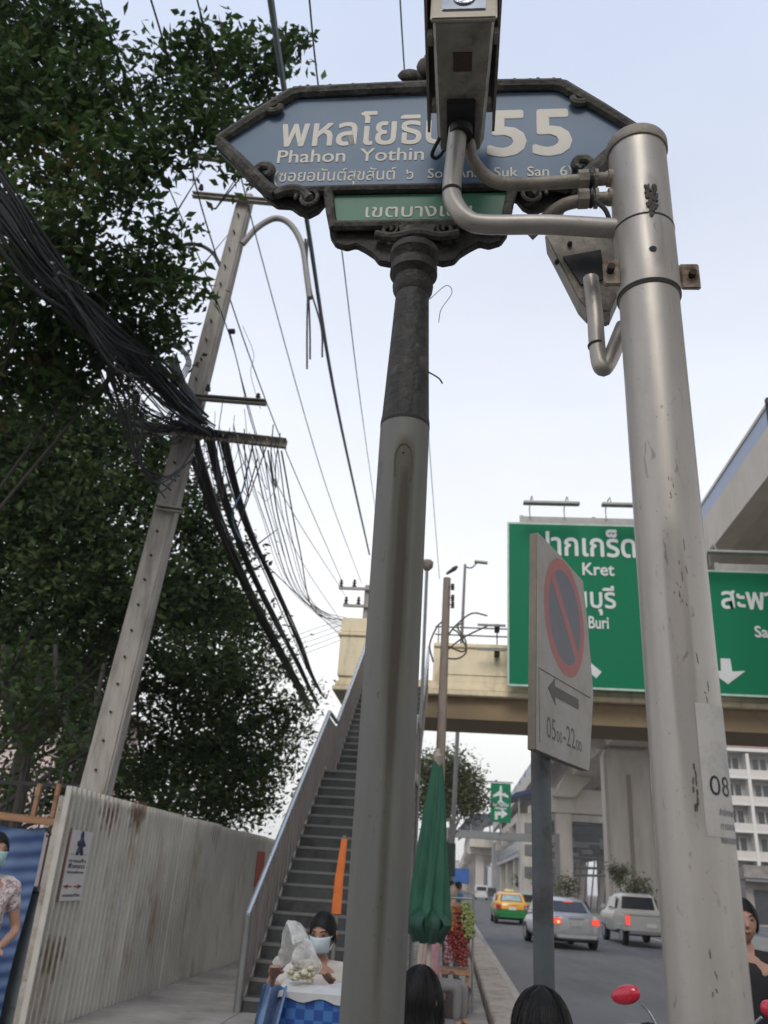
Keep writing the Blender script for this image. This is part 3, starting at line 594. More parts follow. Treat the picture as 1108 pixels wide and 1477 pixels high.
wire([(132, -60, 5), (165, 70, 6), (240, 262, 8), (330, 480, 10), (395, 690, 15), (500, 862, 29)], .009, 'thin wire crossing the face of the leaning pole between its conduits', group=G1)
wire([(384, -60, 4), (392, 10, 4.6), (412, 140, 6), (443, 320, 8), (487, 590, 14), (533, 800, 28)], .03, 'thicker dark wire passing the leaves at the top and down beside the gooseneck', mat=wire_t, group=G1)
wire([(441, -60, 4), (460, 130, 5.5), (493, 360, 8), (520, 580, 13), (545, 760, 29)], .008, 'dark wire coming down behind the blue sign left of its crest', group=G1)
wire([(574, -60, 4), (584, 110, 5.5), (605, 420, 9), (622, 680, 15), (634, 835, 19)], .007, 'lone fine wire above the crest of the blue sign', group=G1)
wire([(332, 480, 10), (352, 560, 10.6), (378, 650, 14), (430, 800, 20), (505, 915, 28)], .008, 'slack wire hanging from the spool bracket beside the pole', group=G1)
for k in range(9):
    wire([(345+k*8, 640+k*1.5, 10), (375+k*7, 740+k*6, 14), (420+k*5, 850+k*4, 20), (496+k*2, 915-k*3, 28)], .006+.003*(k % 3), 'one of the thin drop wires fanning from the lower crossarm to the footbridge', group='thin drop wires fanning to the footbridge', jit=3)
wire([(372, 660, 10), (348, 745, 11), (338, 775, 11.5), (365, 700, 10.5), (385, 642, 10)], .009, 'looped wire crossing below the end of the lower crossarm')
wire([(365, 640, 10), (352, 700, 10), (340, 765, 10.2), (400, 830, 17), (500, 925, 28)], .013, 'bluish wire sagging lowest from the crossarm end', mat=M('blue_cable', (.03, .09, .15), .5))
wire([(395, 645, 9.9), (402, 690, 9.9), (385, 722, 9.9), (372, 708, 9.9)], .004, 'curling loose wire end under the crossarm tip')
wire([(350, 470, 10), (366, 510, 10.2), (362, 540, 10.2), (376, 590, 10.4)], .004, 'frayed fine wire strand right of the pole above the crossarms')
for k in range(5):
    wire([(392-k*20, 932+k*9, 24), (440-k*5, 912+k*9, 25), (500, 892+k*7, 28)], .008, 'one of the faint wires reaching sideways to the cream end of the footbridge', group='faint wires running to the bridge end')
# the heavy telecom bundle: many cables, each an object
GB = 'black telecom cables of the heavy bundle'
for k in range(42):
    a = random.gauss(0, 1); b = random.gauss(0, 1)
    s1, s2 = max(-2.2, min(2.2, a*1.5)), max(-2.2, min(2.2, b*1.6))
    wire([(-60-s1*9, 228+s1*18+s2*8, 3.9), (0-s1*7, 300+s1*12+s2*7, 4.8), (62-s1*7, 386+s1*8+s2*6, 6), (143-s1*6, 474+s1*7-s2*7, 7.4), (235-s1*5, 549+s1*5+s2*6, 8.8), (290+s1*8, 606+s1*6+s2*5, 9.85)],
         random.choice([.007, .010, .013, .017]), 'one of the black cables in the heavy bundle running through the tree', name='telecom_cable', cat='cable', group=GB, jit=7)
for k in range(24):
    a = random.gauss(0, .9); b = k % 2
    pts = [(300, 618, 9.85), (316, 690, 11), (340, 762, 13), (368, 835, 16), (402, 902, 19.5), (430, 958, 24), (458, 1015, 29)] if b == 0 else [(322, 625, 9.85), (342, 705, 11.2), (366, 775, 13.5), (402, 856, 17), (432, 925, 21), (450, 972, 25), (468, 1006, 29)]
    wire([(p[0]+a*(7-.6*i), p[1]+a*3, p[2]) for i, p in enumerate(pts)], random.choice([.014, .02, .026]),
         'one of the thick black cables running from the pole down beside the stairs', name='telecom_cable', cat='cable', group='thick cables from the pole to the stairs', jit=1.6)
for k in range(10):
    a = random.gauss(0, .8)
    wire([(262+a*16, 612+a*6, 9.9), (285+a*7, 665, 10.8), (318+a*5, 760, 14), (372+a*4, 880, 20), (450+a*4, 1030, 29)], random.choice([.016, .026, .03]),
         'one of the black cables of the lower bundle sagging under the thick cables', name='telecom_cable', cat='cable', group='lower bundle of cables from the pole to the stairs', jit=2)
for k in range(30):
    a = random.uniform(-1, 1); b = random.uniform(-1, 1); c = random.uniform(-25, 55)
    wire([(20+a*70, 320+a*90+b*20, 5.8), (120+a*45, 430+a*75+c*.6, 7.5), (195+a*28, 535+b*45+c, 8.8), (250+a*20, 590+b*40+c*.4, 9.5), (287+a*10, 618+random.uniform(-30, 8), 9.9)], random.choice([.006, .009, .012, .016]),
         'one of the loose sagging cables around the heavy bundle', name='telecom_cable', cat='cable', group='loose cables around the bundle', jit=8)
for k in range(9):
    x0_w = random.uniform(280, 395); y0_w = 612+(x0_w-280)*.12; dx_w = random.uniform(-30, 35)
    wire([(x0_w, y0_w-random.uniform(0, 45), 9.85), (x0_w+dx_w*.3, y0_w+30, 9.8), (x0_w+dx_w, y0_w+random.uniform(50, 110), 9.8), (x0_w+dx_w*.6+8, y0_w+40, 9.8), (x0_w+12, y0_w+2, 9.85)], random.choice([.004, .006, .008]),
         'one of the small wire loops hanging in a tangle from the lower crossarm', name='telecom_cable', cat='cable', group='small wire loops at the lower crossarm', jit=5)
for k in range(7):
    wire([(150+k*9, 470+k*20, 8), (168+k*6, 560+k*18, 8.6), (190+k*7, 650+k*10, 9.2), (235+k*8, 720-k*12, 9.8)], .012, 'one of the cables drooping into the foliage left of the pole', name='telecom_cable', cat='cable', group='cables drooping into the foliage', jit=4)
for k in range(5):
    c = atY(180+random.uniform(-30, 60), 560+random.uniform(-50, 60), 9.3); m = MB(); rr_ = random.uniform(.18, .3)
    for j in range(4):
        pts = [c+V(rr_*math.cos(t*PI/9)*(1+.05*j), .02*j+.03*math.sin(t), (rr_+.03*j)*math.sin(t*PI/9)) for t in range(19)]; m.tube(pts, .009, 5)
    o = m.build('cable_coil', wire_m, smooth=True); tag(o, 'coil of spare black cable hanging in the bundle near the crossarms', 'cable coil', 'coils of spare cable in the bundle'); centre(o)
m = MB(); m.tube(spline([atY(250+i*6, 520+i*14+6*math.sin(i), 9.8) for i in range(7)], 4), .07, 8)
o = m.build('splice_closure', black_pl, smooth=True); tag(o, 'fat black splice sleeve strapped along the pole at the upper crossarm', 'cable splice'); centre(o)

# ------------------------------------------------------------------ corrugated hoarding
sheet_m = M('corrugated_zinc', (.50, .475, .425), .65, metal=.0, var=.16, scale=2.5, bump=.12, bscale=30, col2=(.25, .175, .11), thr=(.55, .74), sc2=1.1, rnd=.07, stretch=(1, 1, .5))
rusty = M('rusty_zinc', (.27, .16, .09), .8, var=.3, scale=9, bump=.3, col2=(.33, .315, .28), thr=(.5, .56), sc2=5)
fn = thing('corrugated_fence', 'tall hoarding of grey corrugated metal sheets with rust stains beside the footpath', 'fence', (-3.85, 14, .1))
NS = 15; SWD = .76; Y0 = 8.58
def corr(y0, n=6, z0=0., z1=2.19):
    m = MB(); vs = []; xs = []
    for k in range(n):
        b = k*SWD/n; w = SWD/n
        for t, h in ((0, 0), (.45, 0), (.53, .036), (.82, .036), (.9, 0)): xs.append((b+t*w, h))
    xs.append((SWD+.02, 0))
    for z in (z0, z1):
        for y, h in xs: vs.append((h, y, z))
    nn = len(xs); m.add(vs, [(i, i+1, nn+i+1, nn+i) for i in range(nn-1)]); return m
pr = None
for k in range(NS):
    if pr is None: pr = corr(0).build('corrugated_sheet', sheet_m, fn, local=True); o = pr
    else: o = inst(pr, 'corrugated_sheet', fn, (0, 0, 0))
    o.location = (random.uniform(-.004, .004)+(.003 if k % 2 else 0), Y0+k*SWD-14, random.uniform(-.012, .012)); o.rotation_euler = (random.uniform(-.004, .004), random.uniform(-.006, .006), 0)
MB().bx(-3.87, -3.81, 8.555, 8.58, .1, 2.29).build('end_trim', M('pale_trim', (.42, .40, .37), .6, var=.1), fn, bevel=.004)
for z in (.5, 1.25, 2.05): MB().bx(-3.93, -3.87, 8.6, 19.9, z, z+.05).build('back_rail', galv2, fn)
for k in range(7): MB().bx(-3.99, -3.93, 8.7+k*1.85, 8.76+k*1.85, .05, 2.2).build('back_post', galv2, fn)
rp2 = bpy.data.materials.new('rust_stain'); rp2.use_nodes = True; t = rp2.node_tree; b = t.nodes['Principled BSDF']; b.inputs['Roughness'].default_value = .85
tx = t.nodes.new('ShaderNodeTexCoord'); nn_ = t.nodes.new('ShaderNodeTexNoise'); nn_.inputs['Scale'].default_value = 6; nn_.inputs['Detail'].default_value = 8; nn_.inputs['Roughness'].default_value = .7; t.links.new(tx.outputs['Object'], nn_.inputs['Vector'])
ln_ = t.nodes.new('ShaderNodeVectorMath'); ln_.operation = 'LENGTH'; mp_ = t.nodes.new('ShaderNodeMapping'); mp_.inputs['Scale'].default_value = (0, 2.6, 4.2); t.links.new(tx.outputs['Object'], mp_.inputs[0]); t.links.new(mp_.outputs[0], ln_.inputs[0])
sb_ = t.nodes.new('ShaderNodeMath'); sb_.operation = 'MULTIPLY_ADD'; t.links.new(nn_.outputs['Fac'], sb_.inputs[0]); sb_.inputs[1].default_value = 2.4
ng_ = t.nodes.new('ShaderNodeMath'); ng_.operation = 'MULTIPLY'; ng_.inputs[1].default_value = -1; t.links.new(ln_.outputs['Value'], ng_.inputs[0]); t.links.new(ng_.outputs[0], sb_.inputs[2])
ma_ = t.nodes.new('ShaderNodeMapRange'); ma_.inputs[1].default_value = .35; ma_.inputs[2].default_value = 1.1; ma_.inputs[4].default_value = .75; t.links.new(sb_.outputs[0], ma_.inputs[0]); t.links.new(ma_.outputs[0], b.inputs['Alpha'])
rr_ = t.nodes.new('ShaderNodeValToRGB'); rr_.color_ramp.elements[0].color = (.10, .045, .025, 1); rr_.color_ramp.elements[1].color = (.24, .16, .10, 1); rr_.color_ramp.elements[0].position = .35; rr_.color_ramp.elements[1].position = .65; t.links.new(nn_.outputs['Fac'], rr_.inputs[0]); t.links.new(rr_.outputs[0], b.inputs['Base Color'])
for yy, zz, sc in ((9.72, 2.08, 1), (10.6, 2.16, .8), (12.4, 2.15, .8), (8.9, .75, 1.5), (14.3, 2.1, .9)):
    o = corr(0, n=6, z0=-.45, z1=.2 if zz > 2 else .45); o = o.build('rust_stain', rp2, fn, local=True); o.location = (.0025, yy-.38-14, zz-.1); o.data.transform(Matrix.Translation((0, -.38, 0))); o.location.y += .38
sc0 = MB().sphere((0, 0, 0), (.006, .007, .007), 6, 4).build('screw', M('screw_rust', (.12, .08, .06), .7), fn, local=True)
for k in range(NS*3):
    for jz, z in enumerate((.52, 1.27, 2.07)):
        o = sc0 if (k == 0 and jz == 0) else inst(sc0, 'screw', fn, (0, 0, 0)); o.location = (.006, Y0+k*SWD/3+.03-14, z)
# pedestrian notice
def fz(px, py, X=-3.80): return atX(px, py, X)
a_, b_, c_, d_ = fz(103, 1196), fz(134, 1198), fz(117, 1298), fz(86, 1300)
nb = thing('pedestrian_notice', 'narrow white notice with a walking figure and red arrows, fixed to the corrugated fence', 'sign', (-3.81, float(a_[1]), float(d_[2])))
y0n, y1n, z0n, z1n = float((a_[1]+d_[1])/2), float((b_[1]+c_[1])/2), float(d_[2]), float(a_[2])
MB().bx(-3.81, -3.80, y0n, y1n, z0n, z1n).build('board', M('notice_white', (.52, .5, .49), .6, var=.05), nb, bevel=.002)
MB().bx(-3.813, -3.796, y0n-.012, y0n, z0n-.01, z1n+.01).build('frame', M('notice_frame', (.2, .11, .09), .7), nb)
NO = V(-3.798, y0n, z0n); nU = V(0, 1, 0); nV = V(0, 0, 1); wn = y1n-y0n; hn = z1n-z0n
nink = M('navy_ink', (.03, .035, .075), .6); rink = M('maroon_ink', (.2, .035, .05), .6)
def npt(a, b): return NO+nU*a*wn+nV*b*hn
m = MB(); m.sphere(npt(.52, .93), (.001, wn*.09, wn*.09), 10, 6)
for a in ([(.52, .89), (.5, .78)], [(.5, .78), (.62, .66)], [(.5, .78), (.38, .66)], [(.52, .87), (.66, .79)], [(.52, .87), (.36, .8)]):
    m.tube([npt(*a[0]), npt(*a[1])], wn*.045, 5)
m.tube([npt(.12, .655), npt(.9, .655)], .002, 4); m.build('walking_figure', nink, nb)
for s, b, h, mt in (('ทางเท้า', .54, .035, nink), ('ชั่วคราว', .46, .045, nink), ('โปรดใช้ทาง', .385, .025, nink), ('ขออภัย', .06, .03, nink)):
    text(s, NO, nU, nV, .12*wn, .88*wn, b*hn, h*hn, mt, nb, bold=.03, ref='น')
m = MB()
for s in (-1, 1):
    cx = .5+s*.22; m.add([npt(cx+s*.22, .2), npt(cx-.0*s, .235), npt(cx, .165)], [(0, 1, 2)]); m.add([npt(cx, .21), npt(cx, .19), npt(cx-s*.18, .19), npt(cx-s*.18, .21)], [(0, 1, 2, 3)])
m.build('double_arrow', rink, nb)
# red placard at the far end of the fence
o = MB().bx(-3.815, -3.80, 17.6, 18.3, 1.35, 2.0).build('red_placard', M('red_placard_paint', (.36, .07, .04), .7)); tag(o, 'small red-orange placard at the far end of the corrugated fence', 'sign'); centre(o)

# ------------------------------------------------------------------ blue tarpaulin stall at the left edge
tarp_m = bpy.data.materials.new('striped_blue_tarp'); tarp_m.use_nodes = True
t = tarp_m.node_tree; b = t.nodes['Principled BSDF']; b.inputs['Roughness'].default_value = .55
tx = t.nodes.new('ShaderNodeTexCoord'); mp_ = t.nodes.new('ShaderNodeMapping'); t.links.new(tx.outputs['Object'], mp_.inputs[0]); mp_.inputs['Rotation'].default_value = (0, .12, 0)
w_ = t.nodes.new('ShaderNodeTexWave'); w_.bands_direction = 'Z'; w_.inputs['Scale'].default_value = 2.3; w_.inputs['Distortion'].default_value = 2.2; w_.inputs['Detail'].default_value = 2; w_.inputs['Detail Scale'].default_value = .8; t.links.new(mp_.outputs[0], w_.inputs[0])
rp = t.nodes.new('ShaderNodeValToRGB'); rp.color_ramp.elements[0].color = (.012, .04, .14, 1); rp.color_ramp.elements[1].color = (.09, .15, .28, 1); t.links.new(w_.outputs['Fac'], rp.inputs[0]); t.links.new(rp.outputs[0], b.inputs['Base Color'])
tp = thing('tarpaulin_screen', 'blue striped tarpaulin hung under a rough wooden rail at the left edge', 'tarpaulin', (-4.6, 9.0, .1))
m = MB(); nx_, nz_ = 30, 20
x1_, x0_ = float(atY(66, 1195, 9)[0]), -6.4; zt_ = float(atY(60, 1195, 9)[2])
vs = []
for j in range(nz_+1):
    for i in range(nx_+1):
        u_ = i/nx_; v_ = j/nz_; x = x0_+(x1_-x0_)*u_-.0*v_
        vs.append((x-.08*(1-v_)*(u_ > .9), 9.0+.035*math.sin(u_*26+v_*2)+.03*math.sin(v_*7+u_*9), .12+(zt_-.12)*v_+.015*math.sin(u_*20)))
m.add(vs, [(j*(nx_+1)+i, j*(nx_+1)+i+1, (j+1)*(nx_+1)+i+1, (j+1)*(nx_+1)+i) for j in range(nz_) for i in range(nx_)]).build('tarpaulin', tarp_m, tp, smooth=True)
wood = M('rough_wood', (.30, .17, .095), .85, var=.25, scale=8, bump=.5, stretch=(.4, 4, 4), col2=(.17, .1, .06), sc2=3)
a, b = atY(-40, 1172, 9.0), atY(86, 1187, 9.0)
MB().box((a+b)/2+V(0, -.03, 0), (np.linalg.norm(b-a), .06, .075), RY(-math.atan2((b-a)[2], (b-a)[0]))).build('top_rail', wood, tp, bevel=.006)
for px in (50, 78):
    q = atY(px, 1178, 9.02); MB().box((q[0]-.02, 9.03, q[2]+.16), (.045, .045, .34)).build('upright', wood, tp, bevel=.004)
MB().box((x0_+.1, 9.03, 1.0), (.06, .06, 1.9)).build('upright', wood, tp); None
bw = thing('metal_cabinet', 'grey-blue metal street cabinet between the tarpaulin and the corrugated fence', 'cabinet', (-4.2, 9.35, .1))
gb = M('grey_blue_cabinet', (.13, .155, .17), .7, var=.12, bump=.1)
MB().bx(-4.7, -3.99, 9.2, 9.6, .1, 1.28).build('cabinet_body', gb, bw, bevel=.01); MB().bx(-4.74, -3.96, 9.16, 9.64, 1.283, 1.33).build('lid', gb, bw, bevel=.01); MB().bx(-4.6, -4.1, 9.185, 9.197, .25, 1.15).build('door', gb, bw, bevel=.005)
ifn = thing('iron_bar_fence', 'black iron bar fence under the trees behind the tarpaulin', 'fence', (-8, 11.5, 0))
m0 = None
blk = M('black_iron', (.02, .02, .02), .6)
for k in range(34):
    x = -10.4+k*.17-(-8)
    if m0 is None: m0 = MB().cyl((0, 0, .55), (0, 0, 2.75), .014, seg=6).build('bar', blk, ifn, local=True); o = m0
    else: o = inst(m0, 'bar', ifn, (0, 0, 0))
    o.location = (x, 0, 0)
MB().bx(-10.5, -4.6, 11.48, 11.52, 2.5, 2.55).build('rail', blk, ifn); MB().bx(-10.5, -4.6, 11.48, 11.52, .9, .95).build('rail', blk, ifn)
MB().bx(-10.5, -4.6, 11.4, 11.6, 0, .55).build('plinth', conc, ifn)
hw = thing('pink_house', 'pale pinkish house glimpsed through the leaves behind the iron fence', 'house', (-22, 32, 0))
MB().bx(-34, -15, 32, 40, 0, 7.5).build('wall', M('pink_plaster', (.62, .5, .47), .9, bump=.1), hw)
for x in (-31, -27, -23, -19):
    for z in (1.5, 4.6):
        f = MB().bx(x-.8, x+.8, 31.93, 31.99, z, z+1.5).build('window', M('dark_glass', (.05, .06, .07), .15, var=.1, bump=0), hw)
        MB().bx(x-.88, x+.88, 31.9, 31.96, z-.1, z-.01).build('sill', conc, f)
MB().bx(-34.5, -14.5, 31.5, 40.5, 7.503, 7.8).build('roof', M('roof_brown', (.2, .12, .09), .9), hw)

# ------------------------------------------------------------------ footbridge stairs
sx0, sx1 = -2.4, -.72
str_ = thing('footbridge_stairs', 'long steep concrete stairs with ribbed metal sides climbing to the footbridge', 'stairs', (-1.6, 11, .1))
tread = M('dark_stair_concrete', (.05, .053, .054), .85, var=.2, scale=9, bump=.4, col2=(.03, .03, .03), sc2=3, rnd=.06)
nosing = M('nosing_strip', (.13, .13, .125), .7, var=.15)
side_m = M('ribbed_side_panel', (.30, .265, .235), .7, metal=.1, var=.12, scale=4, bump=.15, col2=(.2, .165, .13), thr=(.5, .75), sc2=1.6, rnd=.06)
chrome = M('steel_handrail', (.55, .57, .6), .28, metal=.85, var=.05, bump=0)
RUN, RISE, N1, N2 = .272, .1745, 19, 16
zA = .1+N1*RISE; yL0 = 11+N1*RUN; yL1 = yL0+1.15; zB = zA+N2*RISE; yE = yL1+N2*RUN
pr = None
for k in range(N1+N2):
    y = 11+k*RUN if k < N1 else yL1+(k-N1)*RUN; z = .1+(k+1)*RISE
    if pr is None:
        pr = MB().bx(sx0+.03, sx1-.03, 0, RUN+.05, -RISE-.05, 0).build('step', tread, str_, local=True)
        ns = MB().bx(sx0+.03, sx1-.03, -.008, .03, -.035, .003).build('nosing', nosing, pr, local=True); o = pr
    else:
        o = inst(pr, 'step', str_, (0, 0, 0)); inst(ns, 'nosing', o, (0, 0, 0))
    o.location = (1.6, y-11, z-.1)
MB().bx(sx0+.03, sx1-.03, yL0, yL1, zA-.2, zA-.001).build('landing', tread, str_)
def slab(y0, z0, y1, z1): return [(y0, z0-.06), (y1, z1-.06), (y1, z1-.42), (y0, z0-.42)]
soff = M('stair_soffit', (.3, .28, .25), .9, bump=.2)
for (ya, za, yb, zb_) in ((11.3, .1+RISE, yL0, zA), (yL0+.001, zA-.15, yL1, zA-.15), (yL1, zA, yE, zB)):
    MB().prism([(ya, za-.18), (yb, zb_-.18), (yb, zb_-.45), (ya, za-.45)], (sx0+.06, 0, 0), (0, 1, 0), (0, 0, 1), (sx1-sx0-.12, 0, 0)).build('stair_slab', soff, str_)
def side(x, w=.05):
    for (ya, za, yb, zb_, n_) in ((10.96, .16, yL0, zA+.1, 40), (yL0, zA+.1, yL1, zA+.1, 9), (yL1, zA+.1, yE, zB+.1, 34)):
        s_ = MB().prism([(ya, za-.16), (yb, zb_-.16), (yb, zb_), (ya, za)], (x-w/2, 0, 0), (0, 1, 0), (0, 0, 1), (w, 0, 0)).build('stringer', M('stringer_paint', (.36, .34, .3), .7), str_)
        rib = None; dy = (yb-ya)/n_
        for k in range(n_):
            y = ya+dy*(k+.5); z = za+(zb_-za)*(k+.5)/n_; sl = (zb_-za)/(yb-ya)
            if rib is None:
                hw_ = dy*.44
                rib = MB().prism([(-hw_, -sl*hw_-.0), (hw_, sl*hw_), (hw_, sl*hw_+.90), (-hw_, -sl*hw_+.90)], (-.008, 0, 0), (0, 1, 0), (0, 0, 1), (.016, 0, 0)).build('side_panel', side_m, str_, local=True); o = rib
            else: o = inst(rib, 'side_panel', str_, (0, 0, 0))
            o.location = (x+1.6+(.006 if k % 2 else -.006), y-11, z-.1)
    pts = [(x, 10.9, 1.12), (x, 11.0, 1.19), (x, yL0, zA+1.10), (x, yL1, zA+1.10), (x, yE, zB+1.12)]
    MB().tube([pts[0], pts[1], pts[2], V(*pts[2])+V(0, .08, 0), V(*pts[3])-V(0, .05, 0), pts[3], pts[4]], .038, 10).build('handrail', chrome, str_, smooth=True)
    MB().cyl((x, 10.93, .1), (x, 10.93, 1.16), .045, seg=12).build('newel_post', M('dull_steel', (.2, .2, .2), .5, metal=.5), str_, smooth=True)
side(sx0); side(sx1)
for y, z in ((yL0+.2, zA-.5), (yE-.5, zB-.6)):
    for x in (sx0+.3, sx1-.3): MB().bx(x-.15, x+.15, y-.15, y+.15, 0, z).build('support_column', soff, str_, bevel=.01)
# orange strip beside the stairs
o = MB().tube([atY(485, 1318, 10.4), atY(489, 1270, 10.4), atY(497, 1210, 10.4)], [.055, .05, .035], 8, flat=.3).build('orange_banner', M('orange_cloth', (.55, .13, .02), .6)); tag(o, 'narrow orange banner standing at the foot of the stairs beside the sign post', 'banner'); centre(o)
o.location.z -= 0
MB_ = MB().cyl(atY(482, 1330, 10.42)*V(1, 1, 0)+V(0, 0, .1), atY(497, 1205, 10.42), .02, seg=8); 
o2 = MB_.build('pole', galv, None); o2.parent = o; o2.matrix_parent_inverse = Matrix.Translation(-o.location)

# ------------------------------------------------------------------ footbridge
YB = 22.2
fb = thing('footbridge', 'cream painted concrete footbridge with mouldings crossing the road', 'footbridge', (8, YB+1.3, 0))
cream = M('cream_paint', (.84, .73, .52), .8, var=.08, scale=3, bump=.15, col2=(.52, .43, .29), thr=(.5, .72), sc2=1.6, stretch=(1.5, 1, .4))
brown = M('brown_girder_paint', (.27, .20, .12), .85, var=.1, bump=.15)
def Z(px, py, Y=YB): return float(atY(px, py, Y)[2])
x0 = float(atY(484, 930, YB)[0]); zt0 = Z(503, 888); zc = 6.25
X1 = 27.5
MB().bx(x0+.35, X1, YB+.25, YB+2.35, 5.62, 6.2).build('girder', brown, fb, bevel=.01)
MB().bx(x0, X1, YB, YB+2.6, 6.203, 6.33).build('cornice', cream, fb, bevel=.015)
MB().bx(x0+.06, X1, YB+.08, YB+2.52, 6.333, 6.47).build('cornice', cream, fb, bevel=.03)
MB().bx(x0+.14, X1, YB+.16, YB+2.44, 6.473, 6.6).build('deck', cream, fb, bevel=.01)
k = 0; xx = -.62
while xx < 26:
    MB().bx(xx, xx+2.5, YB+.2, YB+.35, 6.603, 7.52).build('parapet_panel', cream, fb, bevel=.012)
    f = MB().bx(xx+.2, xx+2.3, YB+.175, YB+.197, 6.78, 7.3).build('raised_moulding', cream, fb, bevel=.008)
    xx += 2.53
MB().bx(-.62, X1, YB+.14, YB+.41, 7.523, 7.64).build('coping', cream, fb, bevel=.02)
MB().bx(-.62, X1, YB+2.2, YB+2.4, 6.603, 7.5).build('rear_parapet', cream, fb)
MB().bx(x0+.1, sx0-.06, YB+.1, YB+2.5, 6.603, zt0-.55).build('end_block', cream, fb, bevel=.02)
MB().bx(x0+.04, sx0-.04, YB+.04, YB+2.56, zt0-.547, zt0-.44).build('end_block_band', cream, fb, bevel=.02)
MB().bx(x0+.1, sx0-.06, YB+.1, YB+2.5, zt0-.437, zt0-.02).build('end_block_top', cream, fb, bevel=.03)
for x in (x0+.7,): MB().bx(x-.3, x+.3, YB+.8, YB+1.8, 0, 5.62).build('pier', conc, fb, bevel=.03)
MB().bx(11.9, 12.7, YB+.7, YB+1.9, .1, 5.62).build('pier', conc, fb, bevel=.03)
tube_m = M('grey_rail_tube', (.2, .2, .2), .5, metal=.4)
for z in (7.9, 8.12): MB().tube([(-.6, YB+.28, z), (X1, YB+.28, z)], .022, 6).build('top_rail', tube_m, fb)
for x in np.arange(-.5, 12, 1.6): MB().cyl((x, YB+.28, 7.6), (x, YB+.28, 8.13), .018, seg=6).build('rail_post', tube_m, fb)
for z in (Z(700, 905), Z(700, 940)):
    MB().bx(.55, 1.3, YB-.25, YB-.21, z-.03, z+.03).build('sign_bracket', tube_m, fb); MB().bx(1.02, 1.15, YB-.2, YB+.19, z-.09, z+.05).build('sign_bracket', dark_seam, fb)
# big road signs on the bridge
sgreen = M('sign_green', (.0, .165, .075), .6, spec=.2, var=.05, scale=1.5, bump=0)
refl = M('reflective_white', (.62, .64, .64), .5, var=.06, scale=3, bump=0)
rimm = M('sign_rim', (.42, .55, .48), .5, bump=0)
frame_m = M('sign_steel', (.36, .35, .33), .6, metal=.3, var=.15)
YS = 21.7
def road_sign(x0, x1, z0, z1, label):
    t_ = thing('road_direction_sign', label, 'road sign', ((x0+x1)/2, YS, z0))
    MB().bx(x0, x1, YS, YS+.06, z0, z1).build('panel', sgreen, t_)
    for a in (MB().bx(x0-.005, x1+.005, YS-.008, YS-.002, z1-.05, z1+.003), MB().bx(x0-.005, x1+.005, YS-.008, YS-.002, z0-.003, z0+.05), MB().bx(x0-.005, x0+.045, YS-.012, YS-.009, z0, z1), MB().bx(x1-.045, x1+.005, YS-.012, YS-.009, z0, z1)):
        a.build('rim', rimm, t_)
    n = max(2, int((x1-x0)/1.2))
    for k in range(n): 
        x = x0+.4+(x1-x0-.8)*k/(n-1); MB().bx(x-.05, x+.05, YS+.063, YS+.16, z0+.1, z1+.25).build('back_post', frame_m, t_)
        for z in (6.9, 7.4): MB().bx(x-.04, x+.04, YS+.165, YB+.19, z-.04, z+.04).build('bracket', frame_m, t_)
    MB().bx(x0+.45, x1, YS+.06, YS+.1, z1+.005, z1+.22).build('top_plate', frame_m, t_)
    return t_
def lamp_bar(x0, x1, z, t_, y=YS-.75, yb=YS+.05, zb=None):
    MB().bx(x0, x1, y-.1, y+.1, z-.035, z+.035).build('light_fixture', frame_m, t_, bevel=.01)
    for x in (x0+.25, x1-.3):
        MB().tube(spline([(x, yb, zb), (x-.02, yb-.1, z+.2), (x, y+.2, z+.3), (x, y, z+.03)], 5), .016, 6).build('fixture_arm', frame_m, t_, smooth=True)
ax0 = float(atY(732, 870, YS)[0]); az1 = Z(731, 753, YS); az0 = Z(731, 989, YS)
bx0 = float(atY(1022, 900, YS)[0]); bz1 = Z(1015, 822, YS); bz0 = Z(1036, 1003, YS)
s1 = road_sign(ax0, bx0-.42, az0, az1, 'tall green direction sign on the footbridge lettered Pak Kret and Min Buri')
s2 = road_sign(bx0, 14.5, bz0, bz1, 'lower green direction sign with a white downward arrow, right of the beige pole')
XO = V(1, 0, 0); ZO = V(0, 0, 1)
def sx_(px, py): return float(atY(px, py, YS)[0])
def stxt(s, px0, px1, py, hpx, par, b=.03, ref='H'):
    y = Z((px0+px1)/2, py, YS); h = Z((px0+px1)/2, py-hpx, YS)-y
    text(s, (0, YS-.016, 0), XO, ZO, sx_(px0, py), sx_(px1, py), y, h, refl, par, bold=b, ref=ref)
stxt('ปากเกร็ด', 774, 917, 802, 25, s1, .02, 'ก'); stxt('Pak   Kret', 784, 886, 829, 17, s1, .02)
stxt('มีนบุรี', 808, 888, 876, 22, s1, .02, 'บ'); stxt('Min  Buri', 812, 878, 906, 17, s1, .02)
stxt('สะพานใหม่', 1042, 1205, 880, 24, s2, .02, 'น'); stxt('Saphan  Mai', 1090, 1196, 921, 16, s2, .025, 'S')
a = atY(864, 974, YS); c = atY(795, 905, YS)
def flat(poly, name, par, mat=refl, y=YS-.016): MB().prism(poly, (0, y, 0), XO, ZO, (0, .004, 0)).build(name, mat, par)
ax_, az_ = float(a[0]), float(a[2]); L = 1.25; w = .11; hh = .2
dx, dz = -.76, .65; nx2, nz2 = .65, .76
def P2(s_, t_): return (ax_+dx*s_+nx2*t_, az_+dz*s_+nz2*t_)
flat([P2(0, -w), P2(L, -w), P2(L-.05, -w-hh-.12), P2(L+.6, 0), P2(L-.05, w+hh+.12), P2(L, w), P2(0, w)], 'arrow', s1)
a = atY(1050, 1003-16, YS); ax_, az_ = float(a[0]), float(a[2])
flat([(ax_, az_), (ax_+.47, az_+.36), (ax_+.14, az_+.33), (ax_+.12, az_+.66), (ax_-.12, az_+.66), (ax_-.14, az_+.33), (ax_-.47, az_+.36)], 'arrow', s2)
